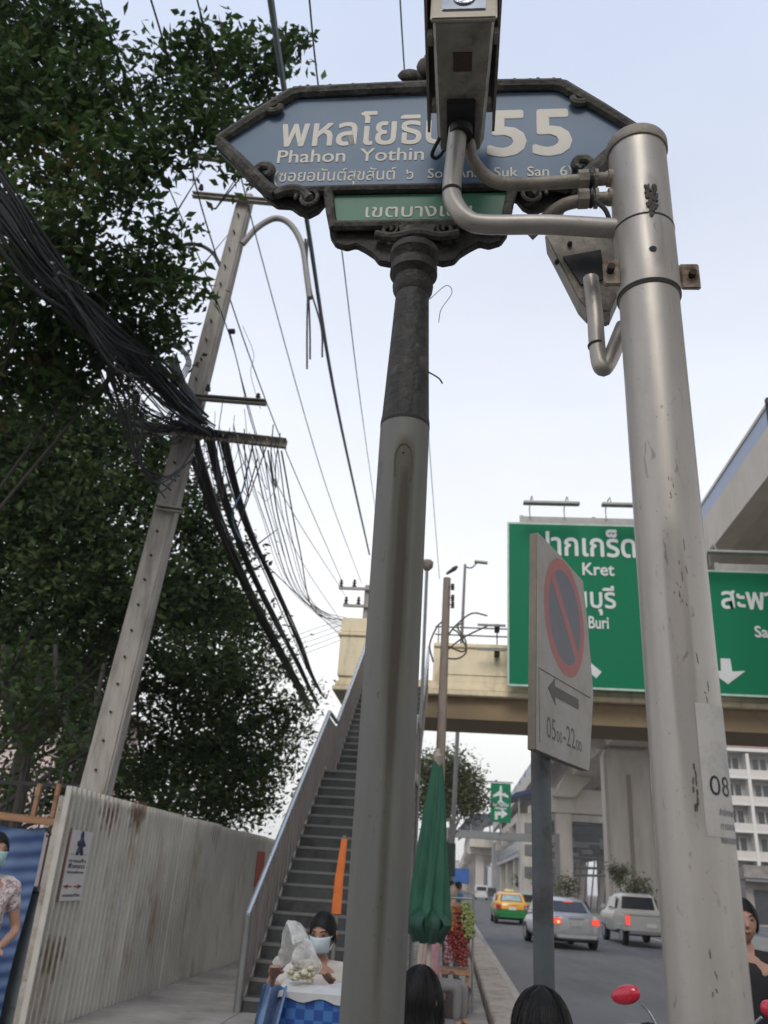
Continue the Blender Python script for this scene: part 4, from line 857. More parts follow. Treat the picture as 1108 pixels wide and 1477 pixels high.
zf = Z(795, 726, YS-.75)
lamp_bar(float(atY(755, 726, YS-.75)[0]), float(atY(836, 726, YS-.75)[0]), zf, s1, zb=az1+.15)
lamp_bar(float(atY(868, 727, YS-.75)[0]), float(atY(950, 730, YS-.75)[0]), zf, s1, zb=az1+.15)
zf2 = Z(1060, 797, YS-.6)
lamp_bar(float(atY(1020, 795, YS-.6)[0]), float(atY(1180, 805, YS-.6)[0]), zf2, s2, y=YS-.6, zb=bz1+.15)
# straight street pole with cable loops, right of the stairs
p2 = thing('utility_pole', 'weathered brown utility pole with three dark insulators in front of the cream footbridge', 'utility pole', (-.33, 19.4, 0))
b0 = atY(645, 834, 19.4)
MB().tube([(b0[0]-.05, 19.4, 0), b0], [.125, .09], 10).build('shaft', M('brown_pole', (.25, .205, .17), .9, var=.2, scale=8, bump=.4, stretch=(3, 3, .4)), p2, smooth=True)
for k, py in enumerate((846, 862, 872)):
    q = atY(653, py, 19.3); MB().lathe(q-V(0, 0, .09), [(.03, 0), (.055, .02), (.03, .05), (.055, .08), (.03, .11), (.05, .14), (.01, .17)], 8).build('insulator', ins, p2, smooth=True)
    MB().tube([q, V(b0[0], 19.35, q[2])], .012, 5).build('insulator_arm', dark_seam, p2)
MB().tube([atY(644, 828, 19.4), atY(656, 820, 19.4), atY(660, 817, 19.4)], [.03, .06, .03], 6).build('pole_top_fitting', ins, p2)
lw = M('brown_cable', (.10, .07, .045), .7)
for pts in ([(642, 925), (655, 905), (680, 885), (703, 888)], [(642, 930), (668, 940), (672, 925), (660, 905), (668, 898)], [(640, 942), (668, 920), (703, 903)], [(625, 955), (620, 930), (630, 905), (640, 895)], [(636, 948), (660, 950), (673, 938), (662, 914), (654, 908)]):
    MB().tube(spline([atY(a, b, 20.5) for a, b in pts], 6), .022, 6).build('cable_loop', lw, p2, smooth=True)
# slim lamp mast on the bridge and floodlight on a thin pole
lm = thing('street_lamp', 'slim street lamp with a flat head beyond the footbridge', 'street lamp', (1.0, 30, 0))
q0, q1 = atY(664, 893, 30), atY(671, 814, 30)
MB().tube([V(q0[0]-.15, 30, 0), q1], [.09, .05], 8).build('mast', tube_m, lm); MB().tube(spline([q1-V(0, 0, .1), atY(680, 819, 30), atY(688, 812, 30)], 5), .03, 6).build('arm', tube_m, lm)
MB().box(atY(694, 811, 30), (.5, .2, .07), RY(.08)).build('lamp_head', frame_m, lm, bevel=.01)
fl = thing('floodlight_mast', 'thin mast with a round floodlight seen just right of the sign post', 'floodlight', (-.8, 17.5, 0))
q1 = atY(616, 820, 17.5); MB().tube([V(q1[0]-.0, 17.5, 0), q1], .035, 8).build('mast', tube_m, fl, smooth=True)
MB().lathe(q1-V(0, 0, .05), [(.05, 0), (.13, .08), (.14, .2), (.1, .24)], 14).build('floodlight_head', cream_d, fl, smooth=True)
# far pole with two crossarms on the left of the sign post
p3 = thing('utility_pole', 'distant concrete utility pole with twin crossarms and upright insulators above the bridge end', 'utility pole', (-3.3, 29, 0))
q1 = atY(531, 845, 29); MB().tube([V(q1[0], 29, 0), q1], [.17, .11], 8).build('shaft', upc, p3)
for py, x0p, x1p, ips in ((849, 489, 540, (492, 511)), (874, 495, 540, (499, 517))):
    a, b = atY(x0p, py, 28.8), atY(x1p, py, 28.8); MB().box((a+b)/2, (np.linalg.norm(b-a), .1, .09)).build('crossarm', galv2, p3)
    for i_ in ips: MB().lathe(atY(i_, py-2, 28.8), [(.04, 0), (.09, .04), (.04, .1), (.08, .16), (.04, .2), (.06, .27), (.01, .3)], 8).build('insulator', ins, p3, smooth=True)

# ------------------------------------------------------------------ elevated railway, station, building
vc = M('viaduct_concrete', (.60, .55, .49), .85, var=.12, scale=.6, bump=.2, bscale=12, col2=(.40, .36, .31), thr=(.46, .7), sc2=.6, stretch=(1, 1, .35))
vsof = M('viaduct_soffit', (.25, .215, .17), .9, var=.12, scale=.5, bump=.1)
vd = thing('rail_viaduct', 'elevated railway viaduct on concrete columns running above the road median', 'viaduct', (12.3, 60, 0))
VX0, VX1 = 8.1, 16.6
pr = None
for k in range(24):
    y = -12+k*8
    if pr is None:
        pr = MB().prism([(VX0-12.3, 12.0), (VX0-12.3+.62, 12.0), (VX0-12.3+.75, 12.5), (-2.4, 12.62), (-1.7, 11.2), (1.7, 11.2), (2.4, 12.62), (VX1-12.3-.75, 12.5), (VX1-12.3-.62, 12.0), (VX1-12.3, 12.0), (VX1-12.3, 13.25), (VX1-12.3-.25, 13.25), (VX1-12.3-.25, 12.8), (VX0-12.3+.25, 12.8), (VX0-12.3+.25, 13.25), (VX0-12.3, 13.25)], (0, 0, 0), (1, 0, 0), (0, 0, 1), (0, 7.97, 0)).build('deck_segment', vc, vd, local=True); o = pr
    else: o = inst(pr, 'deck_segment', vd, (0, 0, 0))
    o.location = (0, y-60, 0)
bp_ = M('blue_grey_barrier', (.26, .32, .45), .4, metal=.1, var=.08, bump=0)
pr = None
for k in range(24):
    y = -12+k*8
    if pr is None:
        pr = MB().bx(.06, .14, .05, 7.9, 13.253, 13.85).build('noise_barrier', bp_, vd, local=True); o = pr
        tr_ = MB().bx(.03, .17, 0, 7.97, 13.855, 13.96).build('barrier_cap', vc, pr, local=True); pp2 = MB().bx(.0, .2, -.08, .06, 13.256, 14.05).build('barrier_post', dark_seam, pr, local=True)
    else: o = inst(pr, 'noise_barrier', vd, (0, 0, 0)); inst(tr_, 'barrier_cap', o, (0, 0, 0)); inst(pp2, 'barrier_post', o, (0, 0, 0))
    o.location = (VX0-12.3, y-60, 0)
colm = M('column_concrete', (.46, .42, .37), .88, var=.1, scale=.9, bump=.25, bscale=10, col2=(.35, .315, .27), thr=(.5, .78), sc2=.6, stretch=(2, 2, .4))
pr = None
for k, y in enumerate((-20, 21, 62, 103)):
    if pr is None:
        m = MB(); pf = [(-1.6, 0), (-1.6, 10.7), (-1.35, 11.05), (1.35, 11.05), (1.6, 10.7), (1.6, 0)]
        m.prism(pf, (0, -.95, 0), (1, 0, 0), (0, 0, 1), (0, 1.9, 0))
        pr = m.build('column', colm, vd, local=True, bevel=.25)
        cpl = MB().prism([(-1.3, 11.06), (-3.2, 11.6), (-3.2, 12.3), (3.2, 12.3), (3.2, 11.6), (1.3, 11.06)], (0, -1.1, 0), (1, 0, 0), (0, 0, 1), (0, 2.2, 0)).build('capital', colm, pr, local=True, bevel=.05)
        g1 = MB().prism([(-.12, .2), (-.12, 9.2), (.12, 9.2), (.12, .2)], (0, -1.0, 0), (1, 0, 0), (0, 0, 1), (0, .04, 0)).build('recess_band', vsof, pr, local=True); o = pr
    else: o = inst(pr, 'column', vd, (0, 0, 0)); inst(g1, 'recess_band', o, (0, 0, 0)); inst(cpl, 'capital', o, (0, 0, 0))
    o.location = (-.3, y-60, .1)
# station over the road
sn = thing('rail_station', 'elevated railway station on portal frames with blue roofs farther down the road', 'station', (12, 84, 0))
pr = None
for y in (80, 98, 116, 134, 152, 170):
    if pr is None:
        m = MB(); m.bx(-3.7, 6.2, -.8, .8, 8.05, 10.1)
        pr = m.build('portal_beam', vc, sn, local=True, bevel=.05)
        c1 = MB().bx(-2.9, -1.5, -.7, .7, .15, 8.047).build('portal_column', vc, pr, local=True, bevel=.08); c2 = MB().bx(3.5, 4.9, -.7, .7, .15, 8.047).build('portal_column', vc, pr, local=True, bevel=.08); o = pr
    else: o = inst(pr, 'portal_beam', sn, (0, 0, 0)); inst(c1, 'portal_column', o, (0, 0, 0)); inst(c2, 'portal_column', o, (0, 0, 0))
    o.location = (0, y-84, 0)
stl = M('station_steel', (.19, .2, .215), .6, metal=.2, var=.15, scale=1); lgt = M('station_panel', (.36, .36, .37), .7, var=.15, scale=.6)
MB().bx(8.8, 18.5, 86, 176, 5.6, 6.1).build('concourse_floor', lgt, sn); MB().bx(8.9, 18.3, 86.3, 175, 6.103, 7.9).build('concourse_wall', stl, sn)
for k in range(30): MB().bx(8.8, 8.89, 87+k*3, 88.9+k*3, 6.3, 7.6).build('concourse_window', M('station_glass', (.12, .15, .18), .2, bump=0), sn)
MB().bx(8.8, 18.5, 122, 200, 10.103, 11.2).build('platform_deck', vc, sn)
roofb = M('navy_roof', (.035, .05, .14), .4, metal=.2, bump=0)
for k in range(3):
    m = MB(); y = 150+k*20; m.prism([(7.6, 14.6), (9.5, 15.8), (12.5, 16.3), (16.5, 15.8), (19, 14.6), (18.8, 14.4), (12.5, 16), (7.8, 14.4)], (0, y, 0), (1, 0, 0), (0, 0, 1), (0, 19, 0)); m.build('platform_roof', roofb, sn)
    for x in (8.4, 16.6): MB().bx(x-.15, x+.15, y+9, y+9.3, 11.203, 15.4).build('roof_post', lgt, sn)
# lower access canopy and stair tower
m = MB(); q = atY(742, 1150, 78); m.prism([(-1.2, 0), (-.7, .42), (.6, .75), (2.1, .6), (2.1, .3), (.6, .42), (-.6, .1)], (q[0]+.8, 78, q[2]), (1, 0, 0), (0, 0, 1), (0, 7, 0)); m.build('access_canopy', roofb, sn)
for x in (-.35, 1.7): MB().bx(q[0]+.8+x-.06, q[0]+.8+x+.06, 78.5, 78.65, .15, q[2]+.1).build('canopy_post', lgt, sn)
MB().bx(6.15, 7.3, 80, 84, .15, 7.9).build('stair_tower', M('pale_tower', (.56, .52, .47), .85, var=.12, scale=.8, stretch=(3, 3, .3)), sn, bevel=.05)
for z in (2.6, 4.4, 6.2): MB().bx(6.4, 7.3, 79.93, 79.99, z, z+.9).build('tower_louvre', stl, sn)
a, b = atY(812, 1150, 79), atY(868, 1062, 79)
MB().prism([(float(a[0])-.9, float(a[2])), (float(a[0])+1.0, float(a[2])), (float(b[0])+1.6, float(b[2])-.8), (float(b[0])+1.6, float(b[2])+.6), (float(b[0])-1.2, float(b[2])+.4)], (0, 78.7, 0), (1, 0, 0), (0, 0, 1), (0, 1.5, 0)).build('inclined_haunch', vc, sn, bevel=.06)
MB().bx(8.4, 19.5, 186, 190, 0, 9.9).build('rear_wall', lgt, sn)
for k in range(12): MB().box((9.3+k*.75, 82.5+(k % 3)*.6, 5.1+(k % 4)*.5), (.9, .2, .35)).build('signal_box', stl if k % 2 else lgt, sn)
MB().bx(8.9, 11.5, 83, 83.4, 4.1, 5.0).build('hanging_sign', lgt, sn)
for z in (3.0, 3.6, 4.4, 6.4, 7.2): MB().tube([(8.5, 79.5+z*.3, z), (18, 79.7+z*.3, z+.3)], .12, 6).build('service_pipe', stl, sn)
m = MB()
for k in range(14): m.tube([(9.2+k*.6, 86, .2), (9.9+k*.6, 86, 5.5)], .07, 5)
m.build('stair_balustrade', stl, sn)
# far concrete structures at the left of the road's end
ff = thing('far_viaduct_station', 'far station and viaduct with pale columns where the road ends', 'station', (6, 215, 0))
for y in (200, 232, 264, 300, 345, 400):
    MB().bx(5.4, 7.2, y, y+1.6, 0, 8.2).build('column', vc, ff, bevel=.05); MB().bx(3.6, 13, y-.2, y+1.8, 8.203, 9.6).build('cross_beam', vc, ff)
MB().bx(4, 13, 196, 470, 9.603, 11.8).build('deck', vc, ff)
MB().prism([(1.8, 14.0), (4.6, 16.8), (9, 17.2), (9, 16.6), (4.8, 16.2)], (0, 204, 0), (1, 0, 0), (0, 0, 1), (0, 70, 0)).build('roof', roofb, ff)
MB().bx(4.1, 4.2, 198, 300, 12.0, 14.5).build('side_wall', lgt, ff)
for k in range(16): MB().bx(7.9, 8.0, 200+k*5, 203.6+k*5, 1, 6.4).build('screen_panel', M('violet_glass', (.13, .13, .22), .3), ff)
for i, (x, y, w_, d_, h_, lb) in enumerate(((-7, 250, 6, 30, 7, 'low pale shophouse left of the road end'), (-14, 330, 12, 30, 11, 'taller pale block far down the left side'), (-2, 420, 11, 30, 12, 'pale distant building closing the road, left half'), (10, 520, 26, 30, 13, 'wide distant building closing the road, right half'))):
    bl = thing('distant_building', lb, 'building', (x, y, 0)); wm = M('distant_wall', (.48, .47, .46), .9, var=.1, scale=.3)
    MB().bx(x-w_/2, x+w_/2, y, y+d_, 0, h_).build('wall', wm, bl)
    for a in range(int(w_/2.4)):
        for b in range(int(h_/3)): MB().bx(x-w_/2+.6+a*2.4, x-w_/2+2.1+a*2.4, y-.08, y-.02, 1+b*3, 2.5+b*3).build('window', M('far_window', (.1, .11, .13), .3, bump=0), bl)
    MB().bx(x-w_/2-.3, x+w_/2+.3, y-.3, y+d_, h_+.003, h_+.4).build('roof', conc, bl)

# apartment block on the right
ab = thing('apartment_block', 'pale apartment block with rows of balconies and windows behind the railway columns', 'building', (45, 118, 0))
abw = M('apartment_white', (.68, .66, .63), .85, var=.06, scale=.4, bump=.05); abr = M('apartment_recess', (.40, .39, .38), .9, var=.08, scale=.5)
BX0, BX1, YA = 34.2, 62., 118.
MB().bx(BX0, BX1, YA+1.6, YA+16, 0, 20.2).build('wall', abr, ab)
wgl = M('apartment_glass', (.06, .065, .075), .2, var=.2, scale=2, bump=0); wfr = M('apartment_window_frame', (.6, .6, .58), .6)
fl_h = 3.35
pw = pf_ = None
for f in range(6):
    z = .3+f*fl_h
    MB().bx(BX0-.2, BX1, YA, YA+1.597, z-.3, z).build('floor_band', abw, ab); MB().bx(BX0-.2, BX1, YA+.02, YA+.2, z+.003, z+.85).build('balcony_wall', M('balcony_panel', (.60, .57, .54), .85), ab)
    for b in range(6):
        x = BX0+1.0+b*4.6
        for dx in (0, 1.0, 2.0):
            if pw is None:
                pw = MB().bx(-.36, .36, -.03, .03, 0, 1.5).build('window', wgl, ab, local=True); pf_ = MB().bx(.38, .46, -.05, .05, 0, 1.55).build('frame', wfr, pw, local=True); o = pw
            else: o = inst(pw, 'window', ab, (0, 0, 0)); inst(pf_, 'frame', o, (0, 0, 0))
            o.location = (x+dx+.5-45, 1.55, z+.95)
for b in range(7): MB().bx(BX0-.2+b*4.6, BX0+.2+b*4.6, YA-.05, YA+1.59, 0, 20).build('pilaster', abw, ab)
MB().bx(BX0-.5, BX1, YA-.3, YA+16, 20.203, 20.6).build('cornice', abw, ab); MB().bx(BX0+.4, BX1, YA+1, YA+16, 20.603, 22).build('roof_storey', M('apartment_roof', (.30, .22, .18), .9), ab)
shp = thing('shop_row', 'row of low roadside shops with dark awnings in front of the apartment block', 'building', (40, 80, 0))
MB().bx(25, 50, 80, 90, 0, 4.6).build('wall', M('shop_wall', (.42, .38, .35), .9, var=.2, scale=.7), shp)
MB().bx(24.6, 50, 78.6, 79.99, 3.4, 3.6).build('awning', stl, shp); MB().bx(24.8, 50, 79.6, 79.98, 3.7, 4.7).build('fascia', M('shop_fascia', (.25, .23, .21), .8, var=.4, scale=1.5), shp)
for k in range(9): MB().bx(25.6+k*2.7, 27.6+k*2.7, 79.9, 79.97, .2, 2.8).build('shopfront', M('shop_red', (.15, .06, .05), .6, var=.5, scale=3) if k % 2 else wgl, shp)
m = MB()
for k in range(8): m.tube([(22+k*3, 62, 3.6+.2*k), (25+k*3, 63, 3.4+.3*k)], .05, 5)
o = m.build('roadside_cables', wire_m); tag(o, 'tangle of cables strung above the roadside shops at the right', 'cable'); centre(o)

# gantry with the airport sign
gt = thing('gantry', 'grey steel gantry beam spanning the road in the distance', 'gantry', (4, 76, 0))
gy = 76; a, b = atY(648, 1203, gy), atY(800, 1212, gy)
MB().bx(-.3, 8.6, gy, gy+.5, 5.35, 5.95).build('beam', M('gantry_grey', (.2, .21, .215), .6, metal=.2), gt, bevel=.02)
MB().bx(-.6, -.2, gy, gy+.45, 0, 6.1).build('post', tube_m, gt); MB().bx(8.603, 9.0, gy, gy+.45, 0, 6.1).build('post', tube_m, gt)
ag = thing('airport_sign', 'small green sign with a white aeroplane and turn arrow above the distant gantry', 'road sign', (3.7, 75.7, 6))
ys = 75.6; q0 = atY(708, 1129, ys); q1 = atY(737, 1187, ys)
X0s, X1s, Z1s, Z0s = float(q0[0]), float(q1[0]), float(q0[2]), float(q1[2])
MB().bx(X0s, X1s, ys, ys+.08, Z0s, Z1s).build('panel', sgreen, ag)
wS = X1s-X0s; hS = Z1s-Z0s; cxs = (X0s+X1s)/2; cz = Z0s+hS*.72
pl = [(0, .62), (.09, .5), (.1, .22), (.62, -.1), (.62, -.24), (.1, -.1), (.08, -.4), (.25, -.55), (.25, -.64), (0, -.55)]
pl = [(a*1.05, b*1.2) for a, b in pl]; pl = pl+[(-a, b) for a, b in reversed(pl[1:-1])]
MB().prism([(cxs+a, cz+b) for a, b in pl], (0, ys-.02, 0), XO, ZO, (0, .01, 0)).build('aeroplane_symbol', refl, ag)
text('สนามบิน', (0, ys-.015, 0), XO, ZO, X0s+.2, X1s-.2, Z0s+hS*.41, .22, refl, ag, bold=.03, ref='น'); text('Airport', (0, ys-.015, 0), XO, ZO, X0s+.35, X1s-.35, Z0s+hS*.33, .2, refl, ag, bold=.03)
flat([(cxs-.5, Z0s+.2), (cxs-.5, Z0s+.85), (cxs+.05, Z0s+.85), (cxs+.05, Z0s+1.1), (cxs+.6, Z0s+.7), (cxs+.05, Z0s+.3), (cxs+.05, Z0s+.55), (cxs-.25, Z0s+.55), (cxs-.25, Z0s+.2)], 'turn_arrow', ag, y=ys-.02)
MB().bx(X0s-1.3, X1s+.2, ys+.09, ys+.17, Z1s+.05, Z1s+.15).build('top_bar', tube_m, ag); MB().bx(cxs-.08, cxs+.08, ys+.09, ys+.17, 5.96, Z1s).build('bracket', tube_m, ag)

# hanging shop boards down the pavement
o = MB().bx(*[float(v) for v in (atY(641, 1240, 24)[0], atY(657, 1240, 24)[0])], 24, 24.2, float(atY(650, 1264, 24)[2]), float(atY(650, 1216, 24)[2])).build('dark_shop_board', M('dark_board', (.02, .045, .035), .6), bevel=.01)
tag(o, 'dark shop board hanging above the pavement right of the folded green umbrella', 'sign'); centre(o)
bs = thing('shop_board_stand', 'slim stand holding the dark shop board', 'sign stand', (float(o.location.x), 24.3, .1))
MB().bx(float(o.location.x)-.04, float(o.location.x)+.04, 24.23, 24.3, .1, 3.2).build('stand', tube_m, bs); MB().bx(float(o.location.x)-.25, float(o.location.x)+.25, 24.2, 24.33, 3.2, 3.27).build('top_bar', tube_m, bs)
bl = thing('blue_stall_canopy', 'blue stall canopy farther down the pavement', 'canopy', (.1, 40, .1))
qa, qb = atY(655, 1252, 40), atY(677, 1275, 40)
MB().bx(float(qa[0]), float(qb[0]), 40, 41.5, float(qb[2]), float(qa[2])).build('canopy', M('blue_vinyl', (.04, .12, .36), .6), bl, bevel=.02)
for x in (float(qa[0])+.05, float(qb[0])-.05): MB().bx(x-.02, x+.02, 40.1, 40.14, .1, float(qb[2])).build('pole', tube_m, bl)

# ------------------------------------------------------------------ folded green umbrella
um = thing('folded_parasol', 'large folded dark green parasol with a grey fabric tip standing beside the stairs', 'parasol', (-.2, 8.6, .1))
tpx = atY(632, 1092, 8.6); btx = atY(618, 1335, 8.6)
grc = M('green_parasol_cloth', (.010, .078, .044), .75, var=.18, scale=5, bump=.25, bscale=30)
vs = []; NR, NSG = 26, 54
for i in range(NR+1):
    t_ = i/NR; c = tpx*(1-t_)+V(btx[0], 8.6, btx[2])*t_; r_ = .032+.135*min(1, t_*1.15)**.75 if t_ < .9 else .19-.05*(t_-.9)*10
    for k in range(NSG):
        w = 2*PI*k/NSG; rr_ = r_*(1+.20*t_*math.sin(8*w+3*t_)+.07*math.sin(13*w+t_*9)); vs.append((c[0]+rr_*math.cos(w), c[1]+rr_*math.sin(w), c[2]+.03*math.sin(8*w)*t_))
fs = [(i*NSG+k, i*NSG+(k+1) % NSG, (i+1)*NSG+(k+1) % NSG, (i+1)*NSG+k) for i in range(NR) for k in range(NSG)]
MB().add(vs, fs).build('folded_cloth', grc, um, smooth=True)
m = MB()
for k in range(16):
    w = 2*PI*k/16; a = .15+.05*(k % 3); pts = [(btx[0]+math.cos(w)*.12, 8.6+math.sin(w)*.12, btx[2]+.12), (btx[0]+math.cos(w)*a, 8.6+math.sin(w)*a, btx[2]+.02), (btx[0]+math.cos(w)*.1, 8.6+math.sin(w)*.1, btx[2]-.10-.03*(k % 2))]
    m.tube(spline(pts, 4), [.05]*9, 6, flat=.5)
m.build('hem_folds', M('dark_green_hem', (.012, .05, .035), .8, bump=.3), um, smooth=True)
MB().tube([tpx+V(-.03, 0, .03), tpx, tpx-V(-.02, 0, .12)], [.05, .085, .03], 10, flat=.6).build('tip_wrap', M('grey_rag', (.3, .27, .23), .9, bump=.4), um, smooth=True)
MB().cyl((btx[0], 8.6, .1), tpx+V(0, 0, .08), .022, seg=10).build('pole', M('parasol_pole', (.35, .32, .28), .5, metal=.3), um)
MB().lathe((btx[0], 8.6, .1), [(.24, 0), (.24, .06), (.05, .09), (.04, .25)], 18).build('base', conc, um, smooth=True)
wp_ = thing('leaning_timber', 'pale timber leaning beside the folded green parasol', 'timber', (-.33, 9.5, .1))
MB().tube([atY(604, 1405, 9.5), atY(612, 1330, 9.5), atY(620, 1240, 9.5)], .03, 6).build('timber', M('pale_timber', (.42, .36, .29), .8), wp_)
MB().tube([V(atY(604, 1405, 9.5)[0]-.02, 9.5, .1), atY(604, 1405, 9.5)], .03, 6).build('timber_foot', M('pale_timber'), wp_)

# ------------------------------------------------------------------ vehicles
glass_v = M('car_glass', (.03, .035, .04), .06, var=.1, bump=0, coat=.5); tyre = M('tyre_rubber', (.02, .02, .02), .85, bump=.2); rim_ = M('wheel_rim', (.3, .3, .31), .4, metal=.6)
lampr = M('tail_lamp_lit', (.5, .04, .03), .3, emit=(1, .08, .05, .8), bump=0); lampo = M('indicator_lit', (.8, .35, .08), .3, emit=(1, .5, .15, 1.6), bump=0); lampd = M('tail_lamp', (.35, .02, .02), .25, bump=0)
def loft(stations, ring):
    m = MB(); vs = []; n = len(ring(stations[0]))
    for s in stations: vs += ring(s)
    fs = [(i*n+k, i*n+(k+1) % n, (i+1)*n+(k+1) % n, (i+1)*n+k) for i in range(len(stations)-1) for k in range(n)]
    fs += [tuple(reversed(range(n))), tuple(range((len(stations)-1)*n, len(stations)*n))]
    return m.add(vs, fs)
def wheel(t_, x, y, r_=.31):
    w = MB().tube([(x-.1, y, r_), (x-.085, y, r_), (x+.085, y, r_), (x+.1, y, r_)], [r_-.03, r_, r_, r_-.03], 22).build('tyre', tyre, t_, smooth=True, local=True)
    s = 1 if x > 0 else -1
    MB().tube([(x+s*.06, y, r_), (x+s*.104, y, r_)], [r_*.62, r_*.6], 18).build('rim', rim_, w, smooth=True, local=True)
def soft(o, lv=1):
    md = o.modifiers.new('s', 'SUBSURF'); md.levels = lv; md.render_levels = lv; return o
def saloon(t_, paint, upper, HL=2.2, HW=.85, lit=True, name='saloon'):
    # rear at -Y (towards the camera), front at +Y
    st_ = [(-HL, .60, .42, .94), (-HL+.06, .80, .25, .99), (-HL+.35, .98, .22, 1.0), (-1.1, 1, .20, 1.0), (-.2, 1, .19, .96), (.8, 1, .2, .93), (1.3, .98, .22, .9), (HL-.3, .9, .24, .78), (HL, .68, .38, .6)]
    def rg(s):
        y, w, zb, zt = s; w *= HW
        return [(-w*.9, y, zb), (-w, y, zb+.16), (-w, y, (zb+zt)/2), (-w*.985, y, zt-.09), (-w*.9, y, zt-.01), (-w*.45, y, zt+.015), (w*.45, y, zt+.015), (w*.9, y, zt-.01), (w*.985, y, zt-.09), (w, y, (zb+zt)/2), (w, y, zb+.16), (w*.9, y, zb)]
    soft(loft(st_, rg).build('body', paint, t_, smooth=True, local=True))
    cb = [(-1.62, .70, .98, .99), (-1.45, .72, .97, 1.10), (-1.02, .76, .95, 1.36), (-.75, .77, .95, 1.44), (-.1, .78, .94, 1.47), (.35, .76, .94, 1.43), (.6, .76, .93, 1.32), (1.15, .78, .92, .97), (1.25, .76, .9, .95)]
    def rc(s):
        y, w, zb, zt = s; w = w/.78*HW*.93; tw = w*(1-.24*(zt-zb)/.52)
        return [(-w, y, zb), (-(w+tw)/2, y, (zb+zt)/2), (-tw, y, zt-.04), (-tw*.8, y, zt), (tw*.8, y, zt), (tw, y, zt-.04), ((w+tw)/2, y, (zb+zt)/2), (w, y, zb)]
    loft(cb, rc).build('cabin', upper, t_, smooth=True, local=True)
    k = HW/.85
    MB().prism([(-.55*k, 0), (.55*k, 0), (.47*k, .34), (-.47*k, .34)], (0, -1.535, 1.045), (1, 0, 0), V(0, .77, .64)*1.35, (0, -.012, .014)).build('rear_window', glass_v, t_, local=True)
    MB().prism([(-.62*k, 0), (.62*k, 0), (.5*k, .45), (-.5*k, .45)], (0, 1.17, 1.0), (1, 0, 0), V(0, -.84, .54)*1.35, (0, .02, .03)).build('windscreen', glass_v, t_, local=True)
    for s in (-1, 1):
        for a, b, nm in ((-.98, -.16, 'side_window'), (-.10, .72, 'side_window')):
            top = .36 if a < -.5 else .33
            pts = [(a-(.22 if a < -.5 else 0), .0), (b+(.22 if b > .5 else 0), .0), (b-(.12 if b > .5 else 0), top), (a+(.06 if a < -.5 else 0), top)]
            MB().prism(pts, (s*.775*k, 0, 1.03), (0, 1, 0), V(-s*.23, 0, .97), (s*.02, 0, .004)).build(nm, glass_v, t_, local=True)
        MB().box((s*(HW+.07), .75, 1.02), (.14, .09, .11)).build('side_mirror', paint, t_, local=True, bevel=.03)
        lm_ = lampr if lit else lampd
        m = MB(); m.prism([(0, 0), (.24, -.01), (.22, .17), (.0, .15)] if s > 0 else [(0, 0), (-.24, -.01), (-.22, .17), (.0, .15)], (s*.50*k, -HL-.022+.03, .72), (1, 0, 0), (0, .06, 1), (0, -.03, 0)); m.build('tail_lamp', lm_, t_, local=True, bevel=.01)
        if lit: MB().box((s*.58*k, -HL-.025, .77), (.07, .02, .07)).build('indicator', lampo if s < 0 else lampr, t_, local=True)
        MB().box((s*.55*k, HL-.05, .62), (.3, .1, .12)).build('headlight', refl, t_, local=True, bevel=.03)
        for y in (-1.33, 1.32): wheel(t_, s*(HW-.10), y)
    MB().box((0, -HL-.03, .73), (.36, .012, .13)).build('number_plate', M('plate_white', (.6, .6, .58), .5), t_, local=True)
    MB().box((0, -HL-.01, .38), (1.3*k, .06, .14)).build('rear_bumper', paint, t_, local=True, bevel=.03)
    MB().box((0, -HL-.02, .88), (.5, .03, .03)).build('boot_trim', rim_, t_, local=True)
    MB().box((0, 0, .26), (HW*1.7, HL*1.85, .1)).build('underbody', tyre, t_, local=True)
silver = M('silver_paint', (.55, .56, .58), .32, metal=.3, var=.03, bump=0, coat=.4)
_r = atZ(833, 1371, 0); _car = (_r[0]-math.sin(R(8))*2.2, _r[1]+2.2, 0)
sd = thing('saloon_car', 'silver saloon car with red tail lights lit, driving away in the middle of the road', 'car', tuple(_car), R(8)); saloon(sd, silver, silver)
MB().box((0, -1.2, 1.33), (.3, .05, .05)).build('brake_lamp', lampr, sd, local=True)
tx_ = thing('taxi', 'taxi with yellow upper half and green lower half in the left lane', 'taxi', (3.05, 48.5, 0), R(1))
tyel = M('taxi_yellow', (.72, .36, .04), .35, var=.04, bump=0, coat=.4); tgr = M('taxi_green', (.02, .20, .05), .35, var=.04, bump=0, coat=.4)
saloon(tx_, tgr, tyel, lit=False)
MB().box((0, 0, 0), (.01, .01, .01))
def band(s): y, w, zb, zt = s; w *= .86; return [(-w, y, zb), (-w, y, zt-.05), (-w*.9, y, zt), (w*.9, y, zt), (w, y, zt-.05), (w, y, zb)]
loft([(-2.225, .62, .70, .965), (-2.15, .82, .70, 1.02), (-1.8, .99, .70, 1.04), (-1.1, 1.01, .70, 1.03), (0, 1.01, .70, 1.0), (1.3, .99, .70, .94), (2.1, .84, .68, .80)], band).build('yellow_upper_panel', tyel, tx_, smooth=True, local=True)
MB().box((0, -.1, 1.54), (.5, .18, .13)).build('roof_sign', M('taxi_roof_sign', (.65, .6, .3), .5), tx_, local=True, bevel=.03)
for s in (-1, 1): MB().box((s*.72, -2.27, .8), (.2, .03, .2)).build('tail_lamp', lampd, tx_, local=True, bevel=.01)
MB().prism([(-.5, 0), (.5, 0), (.43, .30), (-.43, .30)], (0, -1.56, 1.06), (1, 0, 0), V(0, .77, .64)*1.35, (0, -.014, .016)).build('rear_screen_reflection', M('rear_screen', (.28, .36, .36), .1, bump=0, var=.3, scale=3), tx_, local=True)
